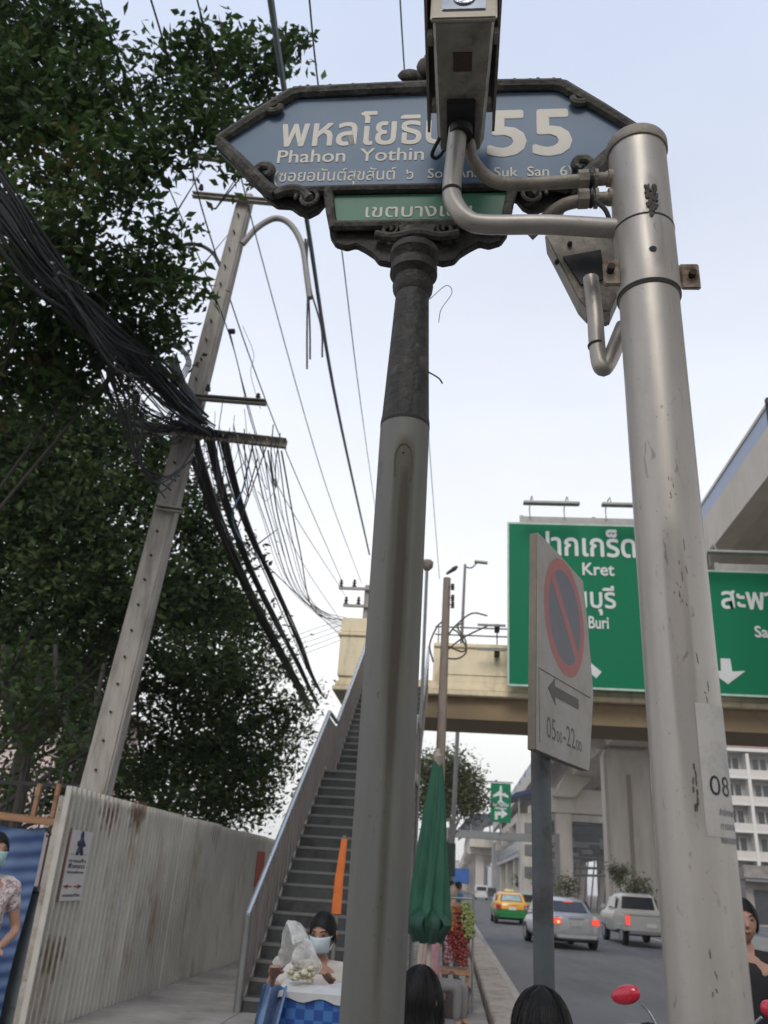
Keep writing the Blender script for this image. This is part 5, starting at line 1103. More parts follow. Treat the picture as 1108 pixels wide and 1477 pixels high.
# pickup
pk = thing('pickup_truck', 'silver pickup truck with an open bed in the right lane beside the beige pole', 'pickup truck', (7.05, 36.2, 0), R(2))
psil = M('pickup_silver', (.5, .5, .48), .32, metal=.3, var=.03, bump=0, coat=.3)
def rgp(s):
    y, w, zb, zt = s; return [(-w*.93, y, zb), (-w, y, zb+.2), (-w, y, zt-.1), (-w*.96, y, zt), (w*.96, y, zt), (w, y, zt-.1), (w, y, zb+.2), (w*.93, y, zb)]
loft([(-.55, .88, .45, 1.12), (.3, .89, .42, 1.12), (1.5, .89, .42, 1.1), (2.2, .86, .45, 1.02), (2.6, .74, .5, .85)], rgp).build('body', psil, pk, smooth=True, local=True)
def rcp(s):
    y, w, zb, zt = s; tw = w*(1-.2*(zt-zb)/.6); return [(-w, y, zb), (-tw, y, zt-.05), (-tw*.85, y, zt), (tw*.85, y, zt), (tw, y, zt-.05), (w, y, zb)]
loft([(-.62, .84, 1.0, 1.12), (-.5, .80, 1.0, 1.66), (-.3, .80, 1.0, 1.74), (.5, .83, 1.1, 1.72), (.8, .82, 1.1, 1.6), (1.5, .82, 1.08, 1.12)], rcp).build('cab', psil, pk, smooth=True, local=True)
MB().prism([(-.62, 0), (.62, 0), (.56, .42), (-.56, .42)], (0, -.6, 1.2), (1, 0, 0), (0, .12, 1), (0, -.02, 0)).build('rear_window', glass_v, pk, local=True)
for s in (-1, 1):
    MB().prism([(-.4, 0), (1.1, 0), (.75, .4), (-.35, .4)], (s*.8, 0, 1.2), (0, 1, 0), V(-s*.2, 0, .98), (s*.03, 0, .004)).build('side_window', glass_v, pk, local=True)
    MB().bx(s*.90-.03, s*.90+.03, -2.5, -.56, .5, 1.03).build('bed_side', psil, pk, local=True, bevel=.02)
    MB().tube([(s*.80, -2.35, 1.1), (s*.76, -.75, 1.62)], .03, 6).build('sports_bar', psil, pk, local=True) if False else None
    MB().box((s*.83, -2.53, .85), (.13, .05, .32)).build('tail_lamp', lampr if s < 0 else lampd, pk, local=True, bevel=.01)
    MB().box((s*.98, .95, 1.22), (.18, .1, .16)).build('side_mirror', psil, pk, local=True, bevel=.03)
    for y in (-1.6, 1.6): wheel(pk, s*.78, y, .37)
    MB().box((s*.86, -1.6, .62), (.22, .95, .35)).build('wheel_arch', psil, pk, local=True, bevel=.1)
MB().bx(-.87, .87, -2.52, -2.46, .5, 1.0).build('tailgate', psil, pk, local=True, bevel=.02)
MB().bx(-.87, .87, -2.45, -.57, .5, .6).build('bed_floor', tyre, pk, local=True)
MB().box((0, -2.6, .47), (1.6, .12, .12)).build('step_bumper', rim_, pk, local=True, bevel=.02)
MB().box((0, -2.54, .7), (.36, .012, .13)).build('number_plate', MATS['plate_white'], pk, local=True)
MB().box((0, 0, .42), (1.5, 4.7, .12)).build('chassis', tyre, pk, local=True)
# distant vehicles
def van(x, y, label, col, w=.85, h=1.9, L=4.4):
    t_ = thing('van', label, 'van', (x, y, 0))
    m = MB(); m.prism([(-L/2, .3), (L/2, .3), (L/2, .9), (L/2-.9, 1.1), (L/2-1.4, h), (-L/2+.1, h), (-L/2, 1.0)], (-w, 0, 0), (0, 1, 0), (0, 0, 1), (2*w, 0, 0)); m.build('body', col, t_, local=True, bevel=.06)
    MB().box((0, -L/2-.01, h-.45), (w*1.6, .05, .5)).build('rear_window', glass_v, t_, local=True)
    for s in (-1, 1):
        MB().box((s*(w-.1), -L/2-.02, 1.0), (.15, .05, .3)).build('tail_lamp', lampd, t_, local=True)
        for yy in (-1.3, 1.35): wheel(t_, s*(w-.08), yy, .33)
    return t_
van(4.35, 132, 'white van far ahead in the left lane', M('white_vehicle', (.6, .61, .62), .4, bump=0))
van(7.2, 165, 'dark vehicle far down the road beside the white van', M('dark_vehicle', (.05, .055, .06), .4, bump=0), h=1.7)
van(6.2, 74, 'pale vehicle just beyond the taxi', M('greenish_vehicle', (.3, .36, .34), .4, bump=0), h=1.5)

# ------------------------------------------------------------------ people
def skin_mesh(nodes, edges, sub=2):
    me = bpy.data.meshes.new('t'); me.from_pydata([n_[0] for n_ in nodes], [], []) if False else me.from_pydata([n_[0] for n_ in nodes], edges, [])
    o = bpy.data.objects.new('t', me); COL.objects.link(o)
    md = o.modifiers.new('k', 'SKIN'); md.use_smooth_shade = True
    for i, n_ in enumerate(nodes):
        r_ = n_[1]; me.skin_vertices[0].data[i].radius = (r_, r_) if not hasattr(r_, '__len__') else r_
    me.skin_vertices[0].data[0].use_root = True
    s = o.modifiers.new('s', 'SUBSURF'); s.levels = sub; s.render_levels = sub
    dg = bpy.context.evaluated_depsgraph_get(); r_ = bpy.data.meshes.new_from_object(o.evaluated_get(dg))
    vs = [tuple(v.co) for v in r_.vertices]; fs = [tuple(p.vertices) for p in r_.polygons]
    bpy.data.objects.remove(o); bpy.data.meshes.remove(me); bpy.data.meshes.remove(r_); return vs, fs
def remeshed(mb, voxel, name, mat, parent):
    me = bpy.data.meshes.new('t'); me.from_pydata([tuple(p) for p in mb.v], [], mb.f)
    o = bpy.data.objects.new('t', me); COL.objects.link(o)
    r_ = o.modifiers.new('r', 'REMESH'); r_.mode = 'VOXEL'; r_.voxel_size = voxel; r_.use_smooth_shade = True
    s = o.modifiers.new('m', 'SMOOTH'); s.factor = .5; s.iterations = 3
    dg = bpy.context.evaluated_depsgraph_get(); me2 = bpy.data.meshes.new_from_object(o.evaluated_get(dg))
    bpy.data.objects.remove(o); bpy.data.meshes.remove(me); me2.materials.clear(); me2.materials.append(mat); me2.name = name
    return link(name, me2, parent)
skinm = M('skin', (.34, .19, .13), .55, var=.06, scale=12, bump=.05); hairm = M('black_hair', (.009, .008, .008), .5, spec=.3, var=.3, scale=30, bump=.3, stretch=(4, 4, .4))
def head_geo(m, c, tilt, yaw, s=1.0):
    """head facing -Y before yaw; returns a placing function"""
    rot = RZ(yaw) @ RX(tilt); c = Vector([float(q) for q in c])
    def P(x, y, z): return c+rot @ (Vector((x, y, z))*s)
    def fn(p, q):
        x, y, z = p
        if z < 0: x *= 1-.28*(-z/.115); y = y*(1-.12*(-z/.115))-.012*(-z/.115)
        if y < 0 and abs(z) < .03: y *= .97
        return rot @ (Vector((x, y, z))*s)
    m.sphere(c, (.076, .096, .116), 28, 20, fn)
    m.tube([P(0, -.086, .02), P(0, -.108, -.022), P(0, -.088, -.034)], [.009*s, .015*s, .012*s], 8)
    m.tube([P(-.024, -.088, -.055), P(0, -.094, -.053), P(.024, -.088, -.055)], [.005*s, .008*s, .005*s], 6)
    m.tube([P(-.045, -.083, .03), P(0, -.09, .028), P(.045, -.083, .03)], .009*s, 6)
    for k in (-1, 1): m.tube([P(k*.074, .006, .025), P(k*.084, .014, 0), P(k*.074, .006, -.03)], [.011*s, .014*s, .008*s], 6)
    return P
def hair_geo(P, length=.0, seed=1, n=1500, s=1.0, fringe=.03, vol=1.0):
    """hair: a cap plus thin strands lying over it"""
    rg = random.Random(seed); m = MB(); R0 = (.081*vol, .102*vol, .121*vol)
    vs = []; fs = []; NA, NB_ = 36, 14
    def low(w):   # how far down (polar angle) the hair reaches, w=0 at the face
        f = (1-math.cos(w))/2; return .95+.3*fringe*10+(1.02+length*1.0)*min(1, f*2.2) if length < .2 else .9+(1.25)*min(1, f*3.2)
    for i in range(NB_+1):
        for k in range(NA):
            w = 2*PI*k/NA; t = low(w)*i/NB_; x = math.sin(t)*math.sin(w); y = -math.sin(t)*math.cos(w); z = math.cos(t)
            vs.append(P(x*R0[0], y*R0[1]+.004, z*R0[2]+.004))
    fs = [(i*NA+k, i*NA+(k+1) % NA, (i+1)*NA+(k+1) % NA, (i+1)*NA+k) for i in range(NB_) for k in range(NA)]
    m.add(vs, fs)
    for j in range(n):
        w = rg.uniform(0, 2*PI); L_ = low(w)*rg.uniform(.9, 1.04); t0 = rg.uniform(0, .5); dw = rg.uniform(-.2, .2); off = 1.0+rg.random()**2*.09+.02*math.sin(w*9+t0*4); pr_ = None; f = (1-math.cos(w))/2
        ns_ = 7 
        for i in range(ns_+1):
            t = t0+(L_-t0)*i/ns_; ww = w+dw*i/ns_; hang = 0
            x = math.sin(min(t, PI/2+.25))*math.sin(ww); y = -math.sin(min(t, PI/2+.25))*math.cos(ww); z = math.cos(t)
            a = P(x*R0[0]*off, y*R0[1]*off+.004, z*R0[2]*off+.004); b = P((x+.02*math.cos(ww))*R0[0]*off, (y+.02*math.sin(ww))*R0[1]*off+.004, z*R0[2]*off+.004)
            if pr_: m.add([pr_[0], pr_[1], b, a], [(0, 1, 2, 3)])
            pr_ = (a, b)
        if length > .05 and f > .12:
            ln = length*rg.uniform(.7, 1.05); q = pr_[0]; q2_ = pr_[1]
            for i in range(3):
                d_ = Vector((math.sin(w)*.004, -math.cos(w)*.002, -ln/3)); a = q+d_; b = q2_+d_; m.add([q, q2_, b, a], [(0, 1, 2, 3)]); q, q2_ = a, b
    return m
def limb(nodes, edges, a, pts):
    i0 = a
    for p, r_ in pts: nodes.append((tuple(float(q) for q in p), r_)); edges.append((i0, len(nodes)-1)); i0 = len(nodes)-1
    return i0
def hand_geo(m, w, d, s=1.0, curl=.5, up=Vector((0, 0, 1))):
    """palm plus five separate fingers from the wrist w pointing along d"""
    d = Vector(d).normalized(); sd_ = d.cross(up).normalized(); nn = sd_.cross(d).normalized(); w = Vector([float(q) for q in w])
    m.tube([w, w+d*.04*s, w+d*.085*s], [.022*s, .036*s, .034*s], 10, flat=.45)
    for k, (o_, L_) in enumerate(((-.027, .066), (-.009, .076), (.010, .070), (.027, .056))):
        b = w+d*.08*s+sd_*o_*s; c1 = curl*.9
        p1 = b+(d*math.cos(c1*.5)-nn*math.sin(c1*.5))*L_*.45*s; p2 = p1+(d*math.cos(c1*1.4)-nn*math.sin(c1*1.4))*L_*.32*s; p3 = p2+(d*math.cos(c1*2)-nn*math.sin(c1*2))*L_*.26*s
        m.tube([b-d*.012*s, b, p1, p2, p3], [.009*s, .009*s, .0085*s, .0078*s, .006*s], 7)
    b = w+d*.03*s-sd_*.03*s; m.tube([b, b-sd_*.022*s+d*.022*s-nn*.008*s, b-sd_*.024*s+d*.05*s-nn*.02*s], [.012*s, .011*s, .008*s], 7)
def person(name_label, x, y, z0, H=1.62, yaw=0, pose='stand', shirt=(.3, .3, .3), trousers=(.05, .05, .07), hair_len=.0, tilt=0, head_yaw=0, arms=None, sleeve='short', group=None, seat=.45, hair_n=1200, mask=None, headpos=None, lean=0., fine=.009, vol=1.0, hairmat=None, shirtmat=None, low=False):
    """everything is laid out facing -Y about the origin and turned by yaw at the root"""
    t_ = thing('person', name_label, 'person', (x, y, z0), yaw, group)
    s = H/1.7; sit = pose in ('sit', 'ride')
    hz = (seat+.06) if sit else .90*s
    def T(px_, py_, pz_): return V(px_*s, py_*s-lean*max(0, pz_*s-0), hz+pz_*s)
    sh = .19
    sp_ = [(T(0, 0, .0), (.145*s, .105*s)), (T(0, .0, .14), (.13*s, .095*s)), (T(0, .01, .30), (.15*s, .105*s)), (T(0, .01, .43), (.125*s, .085*s)), (T(0, .005, .50), (.05*s, .05*s)), (T(0, -.005, .58), (.048*s, .048*s))]
    nodes = [(tuple(p), r_) for p, r_ in sp_]; edges = [(i, i+1) for i in range(5)]
    body_n, body_e = list(nodes), list(edges)
    if arms is None: arms = [((-.25, .02, .15), (-.24, -.08, -.09)), ((.25, .02, .15), (.24, -.08, -.09))]
    AR = []
    for k, (el, wr) in enumerate(arms):
        sg = -1 if k == 0 else 1; S_ = T(sg*.165, .01, .43); E_ = T(*el); W_ = T(*wr)
        limb(body_n, body_e, 3, [(S_, .052*s), ((S_+E_)/2, .044*s), (E_, .037*s), ((E_+W_)/2, .035*s), (W_, .024*s)]); AR.append((S_, E_, W_))
    LG = []
    for sg in (-1, 1):
        Hh = T(sg*.09, 0, -.04)
        if sit:
            sp2 = .10 if pose == 'sit' else .2
            K_ = V(sg*(sp2)*1.1, Hh[1]-.42*s, seat+.05); A_ = V(sg*sp2*1.1, Hh[1]-.40*s+(.0 if pose == 'sit' else .05), .09 if pose == 'sit' else .2); F_ = A_+V(0, -.14, -.04)
        else:
            K_ = V(sg*.095*s, -.01, .48*s); A_ = V(sg*.10*s, .02, .085); F_ = A_+V(0, -.15, -.045)
        limb(body_n, body_e, 0, [(Hh, .085*s), ((Hh+K_)/2, .072*s), (K_, .052*s), ((K_+A_)/2, .05*s), (A_, .034*s), (F_, .028*s)]); LG.append((Hh, K_, A_, F_))
    vs, fs = skin_mesh(body_n, body_e, 1)
    m = MB(); m.add(vs, fs)
    hc = V(*sp_[5][0])+V(0, -.01, .085*s)
    P = head_geo(m, hc, tilt, head_yaw, s*.98)
    for S_, E_, W_ in AR: hand_geo(m, W_, V(*W_)-V(*E_), s, .7)
    remeshed(m, fine, 'body', skinm, t_)
    # clothing: slightly fatter copies of the covered limbs
    n2 = [(p, tuple(q*1.13+.006 for q in r_)) for p, r_ in nodes[:4]]; e2 = [(0, 1), (1, 2), (2, 3)]
    for S_, E_, W_ in AR:
        end = E_*.6+S_*.4 if sleeve == 'short' else W_*.95+E_*.05
        if sleeve == 'short': limb(n2, e2, 3, [(S_, .068*s), ((S_+end)/2, .062*s), (end, .058*s)])
        else: limb(n2, e2, 3, [(S_, .062*s), ((S_+E_)/2, .056*s), (E_, .05*s), (end, .04*s)])
    vs, fs = skin_mesh(n2, e2, 1); m = MB(); m.add(vs, fs)
    m.tube([T(0, .01, .36), T(0, .01, .42), T(0, .008, .475), T(0, .006, .50)], [.13*s, .125*s, .085*s, .066*s], 16, flat=.8)
    for S_, E_, W_ in AR: m.sphere(S_, (.072*s, .07*s, .068*s), 12, 8); m.tube([T(0, .01, .46), S_+V(0, 0, .025*s)], [.07*s, .058*s], 10)
    sm = shirtmat or M('shirt_%d_%d_%d' % tuple(int(q*99) for q in shirt), shirt, .85, var=.15, scale=7, bump=.25, bscale=18)
    remeshed(m, fine*1.3, 'shirt', sm, t_)
    n3 = [(nodes[0][0], (.15*s, .112*s)), (tuple(T(0, 0, .1)), (.135*s, .1*s))]; e3 = [(0, 1)]
    for Hh, K_, A_, F_ in LG: limb(n3, e3, 0, [(Hh, .096*s), ((Hh+K_)/2, .085*s), (K_, .068*s), ((K_+A_)/2, .062*s), (A_, .05*s)])
    vs, fs = skin_mesh(n3, e3, 1); m = MB(); m.add(vs, fs)
    remeshed(m, fine*1.5, 'trousers', M('trousers_%d_%d_%d' % tuple(int(q*99) for q in trousers), trousers, .85, var=.15, bump=.2, bscale=18), t_)
    for Hh, K_, A_, F_ in LG:
        MB().tube([A_+V(0, .05, -.045), A_+V(0, -.02, -.04), F_+V(0, -.02, 0)], [.036, .042, .034], 10, flat=.75).build('shoe', blk, t_, smooth=True, local=True)
    hair_geo(P, hair_len, seed=int(abs(x*100))+3, n=hair_n, vol=vol).build('hair', hairmat or hairm, t_, smooth=True, local=True)
    if not low:
        for k in (-1, 1):
            m = MB(); m.sphere(P(k*.031, -.082, .012), (.012*s, .008*s, .006*s), 10, 6); m.build('eye', M('eye_dark', (.03, .02, .02), .3, bump=0), t_, smooth=True, local=True)
            m = MB(); m.tube([P(k*.016, -.096, .032), P(k*.032, -.094, .038), P(k*.05, -.08, .032)], .003*s, 5); m.build('eyebrow', hairm, t_, local=True)
    if mask:
        vs = []; n_a, n_b = 12, 8
        for j in range(n_b+1):
            for i in range(n_a+1):
                a = (-1+2*i/n_a)*1.05; z = .002-.095*j/n_b; bulge = math.cos(a)**2*math.sin(PI*(j+.7)/(n_b+1.4))*.02; pl_ = .0025*(j % 2)
                rx, ry = .082*(1-.22*j/n_b), .106-.006*j/n_b
                vs.append(P(rx*math.sin(a), -(ry)*math.cos(a)-bulge*1.0-pl_+.004, z))
        fs = [(j*(n_a+1)+i, j*(n_a+1)+i+1, (j+1)*(n_a+1)+i+1, (j+1)*(n_a+1)+i) for j in range(n_b) for i in range(n_a)]
        o = MB().add(vs, fs).build('face_mask', M('mask_%d' % int(mask[0]*99), mask, .8, var=.05, bump=.1), t_, smooth=True, local=True)
        sd2 = o.modifiers.new('t', 'SOLIDIFY'); sd2.thickness = .002
        m = MB()
        for k in (-1, 1): m.tube([P(k*.073, -.05, -.005), P(k*.087, .012, .02)], .0015, 4); m.tube([P(k*.062, -.05, -.08), P(k*.085, .01, -.02)], .0015, 4)
        m.build('mask_strap', refl, o, local=True)
    return t_, P
# A: woman at the left edge
q = atY(-6, 1244, 6.0)
shm = M('pale_check_shirt', (.50, .45, .44), .85, var=.3, scale=26, bump=.2, col2=(.28, .19, .2), thr=(.5, .54), sc2=30)
pa, P_ = person('woman in a patterned shirt and green face mask standing before the blue tarpaulin', q[0]-.02, 6.0, .12, H=1.64, yaw=R(38), shirtmat=shm, trousers=(.035, .04, .06), hair_len=.03,
       arms=[((-.26, .0, .16), (-.10, -.22, .12)), ((.26, .02, .16), (.12, -.20, .07))], mask=(.30, .46, .46), head_yaw=R(10))
# B: the vendor at the foot of the stairs
YV = 5.3
q = atY(466, 1349, YV)
VXB = q[0]; hz_ = q[2]
sB = 1.55/1.7; seatB = hz_-.12-.06-.655*sB
def loc_(px, py, Y):      # a point in the vendor's own frame
    w = atY(px, py, Y)-V(VXB, YV, .12); w = RZ(-R(10)) @ Vector(w); return (w.x/sB, w.y/sB, (w.z-seatB-.06)/sB)
pb2, PB = person('vendor in a pale blue face mask sitting at the foot of the stairs, hand raised', VXB, YV, .12, H=1.55, yaw=R(10), pose='sit', seat=float(seatB), shirt=(.50, .46, .42), trousers=(.03, .04, .09),
       arms=[(loc_(385, 1440, YV-.12), loc_(393, 1408, YV-.26)), ((.25, -.02, .16), loc_(478, 1418, YV-.24))], mask=(.46, .54, .58), tilt=R(12), hair_len=.0, head_yaw=R(-22), fine=.008)
stl_ = thing('plastic_stool', 'blue plastic stool under the seated vendor', 'stool', (VXB, YV+.03, .1))
bpl = M('blue_plastic', (.03, .1, .33), .45, bump=.05)
MB().box((VXB, (YV+.06), .12+seatB-.055), (.36, .34, .03)).build('seat', bpl, stl_, bevel=.01)
for a in (-1, 1):
    for b in (-1, 1): MB().tube([(VXB+a*.14, (YV+.06)+b*.13, .12+seatB-.07), (VXB+a*.17, (YV+.06)+b*.16, .12)], .02, 6).build('leg', bpl, stl_)
# vendor's table: white cloth over a blue patterned box, bag of food, cloth
tc_ = thing('vendor_box', 'blue patterned box with a white cloth over its top at the vendor\'s knees', 'box', (float(atY(440, 1450, 4.65)[0]), 4.85, .1))
tb = bpy.data.materials.new('blue_check_plastic'); tb.use_nodes = True; t = tb.node_tree; ck = t.nodes.new('ShaderNodeTexChecker'); ck.inputs['Scale'].default_value = 22; ck.inputs[1].default_value = (.015, .07, .30, 1); ck.inputs[2].default_value = (.05, .16, .42, 1)
tx2 = t.nodes.new('ShaderNodeTexCoord'); t.links.new(tx2.outputs['Object'], ck.inputs[0]); t.links.new(ck.outputs[0], t.nodes['Principled BSDF'].inputs['Base Color']); t.nodes['Principled BSDF'].inputs['Roughness'].default_value = .4
a, b = atY(402, 1428, 4.65), atY(500, 1436, 4.65)
tz = float(a[2])
MB().bx(float(a[0])+.01, float(b[0])+.12, 4.66, 4.97, .12, tz-.005).build('box_body', tb, tc_, bevel=.01)
vs = []
for j in range(9):
    for i in range(21):
        u_ = i/20; v_ = j/8; x = float(a[0])-.02+(float(b[0])+.16-float(a[0]))*u_
        if j <= 2: vs.append((x, 4.645-.006*math.sin(u_*22), tz-.035+.016*j+.010*math.sin(u_*17)*(j == 0)))
        else: vs.append((x, 4.65+.33*(j-2)/6, tz+.012+.01*math.sin(u_*9+j)))
MB().add(vs, [(j*21+i, j*21+i+1, (j+1)*21+i+1, (j+1)*21+i) for j in range(8) for i in range(20)]).build('white_cloth', M('white_cloth', (.52, .52, .51), .8, var=.15, bump=.6, bscale=9), tc_, smooth=True)
bagm = bpy.data.materials.new('clear_plastic_bag'); bagm.use_nodes = True; t = bagm.node_tree; t.nodes.clear()
tr_ = t.nodes.new('ShaderNodeBsdfTransparent'); pr_ = t.nodes.new('ShaderNodeBsdfPrincipled'); pr_.inputs['Base Color'].default_value = (.72, .72, .70, 1); pr_.inputs['Roughness'].default_value = .2
mxs = t.nodes.new('ShaderNodeMixShader'); nz3 = t.nodes.new('ShaderNodeTexNoise'); nz3.inputs['Scale'].default_value = 14; tcx = t.nodes.new('ShaderNodeTexCoord'); t.links.new(tcx.outputs['Object'], nz3.inputs['Vector'])
mr3 = t.nodes.new('ShaderNodeMapRange'); mr3.inputs[1].default_value = .35; mr3.inputs[2].default_value = .65; mr3.inputs[3].default_value = .3; mr3.inputs[4].default_value = .75; t.links.new(nz3.outputs['Fac'], mr3.inputs[0]); t.links.new(mr3.outputs[0], mxs.inputs[0])
t.links.new(tr_.outputs[0], mxs.inputs[1]); t.links.new(pr_.outputs[0], mxs.inputs[2]); oo = t.nodes.new('ShaderNodeOutputMaterial'); t.links.new(mxs.outputs[0], oo.inputs[0])
bgc = atY(438, 1392, 4.8)
bg_ = thing('plastic_bag', 'crumpled clear plastic bag of pale food in front of the masked vendor', 'bag', (bgc[0], bgc[1], tz))
rg = random.Random(5); bump_ = [(Vector((rg.gauss(0, 1), rg.gauss(0, 1), rg.gauss(0, 1))).normalized(), rg.uniform(.05, .3)) for _ in range(28)]
def fnb(p, q):
    k = 1
    for d_, h in bump_: k += h*max(0, q.dot(d_)-.72)*1.4-.02
    return p*k*(1+(.0 if q.z < .3 else (q.z-.3)*.3))
MB().sphere((bgc[0], bgc[1], tz+.125), (.125, .10, .12), 40, 28, fnb).build('bag_film', bagm, bg_, smooth=False)
nk = atY(352, 1372, 4.9)
MB().tube(spline([(bgc[0]-.02, bgc[1], tz+.2), (bgc[0]-.07, bgc[1]+.03, tz+.27), tuple(atY(412, 1378, 4.98)), tuple(atY(396, 1392, 5.0))], 5), [.07-.003*i+.004*math.sin(i*2) for i in range(16)], 9, flat=.5).build('bag_neck', bagm, bg_, smooth=False)
m = MB()
for k in range(40): m.sphere((bgc[0]+rg.uniform(-.065, .065), bgc[1]+rg.uniform(-.05, .05), tz+.035+rg.uniform(0, .08)), (.02, .018, .013), 7, 5)
m.build('packed_food', M('pale_food', (.60, .55, .42), .8, var=.3, scale=20, col2=(.18, .2, .09), thr=(.55, .6), sc2=30), bg_, smooth=True)
cl = MB(); vs = []
for j in range(15):
    for i in range(13):
        u_ = i/12; v_ = j/14; a1 = atY(388, 1440, 4.7); x = float(a1[0])-.02+.13*u_-.12*v_; vs.append((x, 4.62+.05*math.sin(u_*11+v_*3)-.1*v_, tz+.02-.75*v_+.01*math.sin(u_*15)))
o = cl.add(vs, [(j*13+i, j*13+i+1, (j+1)*13+i+1, (j+1)*13+i) for j in range(14) for i in range(12)]).build('hanging_cloth', M('light_blue_cloth', (.15, .23, .38), .85, var=.35, scale=9, bump=.6, bscale=12, col2=(.36, .18, .28), thr=(.62, .66), sc2=5), smooth=True)
tag(o, 'light blue cloth with pink hanging down left of the vendor\'s box', 'cloth'); centre(o)
# C, D: heads at the bottom edge
q = atY(603, 1445, 2.95)
person('short person with a black bob, seen from behind beside the sign post', q[0], 2.95, .12, H=float(1.7*(q[2]-.12)/1.565), yaw=R(150), shirt=(.42, .32, .38), hair_len=.055, hair_n=3800, arms=None, vol=1.04)
q = atY(785, 1498, 2.5)
person('person with smooth black hair at the bottom edge by the no-parking post', q[0], 2.5, .12, H=float(1.7*(q[2]-.12)/1.565), yaw=R(205), shirt=(.05, .05, .06), hair_len=.05, hair_n=4200, vol=1.22)
# E: motorcycle and rider
mp_x, mp_y = atY(1008, 1445, 5)[0], 5.0
mc = thing('motorcycle', 'motorcycle with red mirror backs facing the camera at the right edge of the pavement', 'motorcycle', (mp_x, mp_y, 0), R(-22))
redp = M('red_mirror_shell', (.50, .015, .04), .25, var=.03, bump=0, coat=.5); blp = M('dark_blue_fairing', (.03, .05, .09), .35, var=.05, bump=0)
for s in (-1, 1):
    st2 = MB().tube(spline([(s*.22, .02, 1.0), (s*.25, .0, 1.06), (s*.29, -.01, 1.10)], 4), .007, 8).build('mirror_stem', M('chrome_stem', (.45, .46, .48), .25, metal=.9, bump=0), mc, smooth=True, local=True)
    def fm(p, q): return RZ(0) @ (RY(s*.30) @ Vector((p.x*(1.0+.25*s*q.x), p.y, p.z*(1+.15*s*q.x))))
    MB().sphere((s*.345, -.01, 1.135), (.078, .03, .045), 20, 12, fm).build('mirror_shell', redp, mc, smooth=True, local=True)
    MB().tube([(s*.10, .0, .98), (s*.25, .04, 1.0), (s*.36, .12, .97)], .013, 8).build('handlebar', blk, mc, smooth=True, local=True)
    MB().tube([(s*.26, .045, .995), (s*.37, .125, .965)], .019, 8).build('grip', tyre, mc, smooth=True, local=True)
    MB().tube([(s*.30, .03, 1.0), (s*.38, .05, .985)], .006, 6).build('brake_lever', rim_, mc, local=True)
    MB().tube([(s*.07, .02, .92), (s*.08, -.22, .33)], .02, 8).build('fork_leg', rim_, mc, smooth=True, local=True)
m = MB(); m.sphere((0, -.03, .97), (.14, .09, .10), 16, 10); m.build('headlight_cowl', blp, mc, smooth=True, local=True)
MB().sphere((0, -.105, .96), (.085, .03, .06), 14, 8).build('headlight', refl, mc, smooth=True, local=True)
MB().prism([(-.16, .92), (.16, .92), (.2, .55), (.12, .32), (-.12, .32), (-.2, .55)], (0, .06, 0), (1, 0, 0), (0, 0, 1), (0, .06, 0)).build('leg_shield', blp, mc, local=True, bevel=.02)
for y in (-.24, 1.0):
    w = MB(); pts = [(0, y+.26*math.cos(2*PI*k/24), .28+.26*math.sin(2*PI*k/24)) for k in range(25)]; w.tube(pts, .035, 8, caps=False); wo = w.build('tyre', tyre, mc, smooth=True, local=True)
    m = MB(); m.cyl((-.05, y, .28), (.05, y, .28), .05, seg=12)
    for k in range(10): m.tube([(0, y, .28), (0, y+.24*math.cos(2*PI*k/10), .28+.24*math.sin(2*PI*k/10))], .006, 4)
    m.build('wheel_hub', rim_, wo, local=True)
MB().tube(spline([(0, .1, .55), (0, .35, .42), (0, .6, .5), (0, 1.0, .62)], 5), .06, 8).build('frame', blp, mc, smooth=True, local=True)
MB().box((0, .45, .38), (.26, .34, .24)).build('engine', M('engine_grey', (.2, .2, .2), .5, metal=.5), mc, local=True, bevel=.04)
MB().tube([(0, .35, .76), (0, .6, .77), (0, 1.1, .80)], [.1, .13, .1], 10, flat=.5).build('seat', tyre, mc, smooth=True, local=True)
MB().tube([(0, .45, .62), (0, .8, .66), (0, 1.2, .72)], [.12, .13, .06], 8).build('tail_fairing', blp, mc, smooth=True, local=True)
MB().tube([(0, -.5, .5), (0, -.25, .58), (0, .0, .5)], [.05, .07, .05], 8, flat=.5).build('front_mudguard', blp, mc, smooth=True, local=True)
rp_ = Vector((mp_x, mp_y, 0))+RZ(R(-22)) @ Vector((0.0, .62, 0))
q = atY(1078, 1345, rp_.y); 
pe, PE = person('young man in a black shirt sitting on the motorcycle with red mirrors', q[0]-.02, rp_.y, 0, H=1.66, yaw=R(-12), pose='ride', seat=.80, shirt=(.012, .012, .014), trousers=(.03, .03, .05), sleeve='long',
       arms=[((-.27, -.14, .2), (-.30, -.36, .17)), ((.27, -.14, .2), (.26, -.36, .17))], head_yaw=R(5), lean=.08)
MB().prism([(-.035, -.03), (.035, -.03), (.04, .03), (-.03, .035)], (.12, -.155, 1.15), (1, 0, 0), (0, 0, 1), (0, .004, 0)).build('shirt_badge', M('badge_grey', (.5, .5, .48), .7, var=.4, scale=80), pe, local=True)
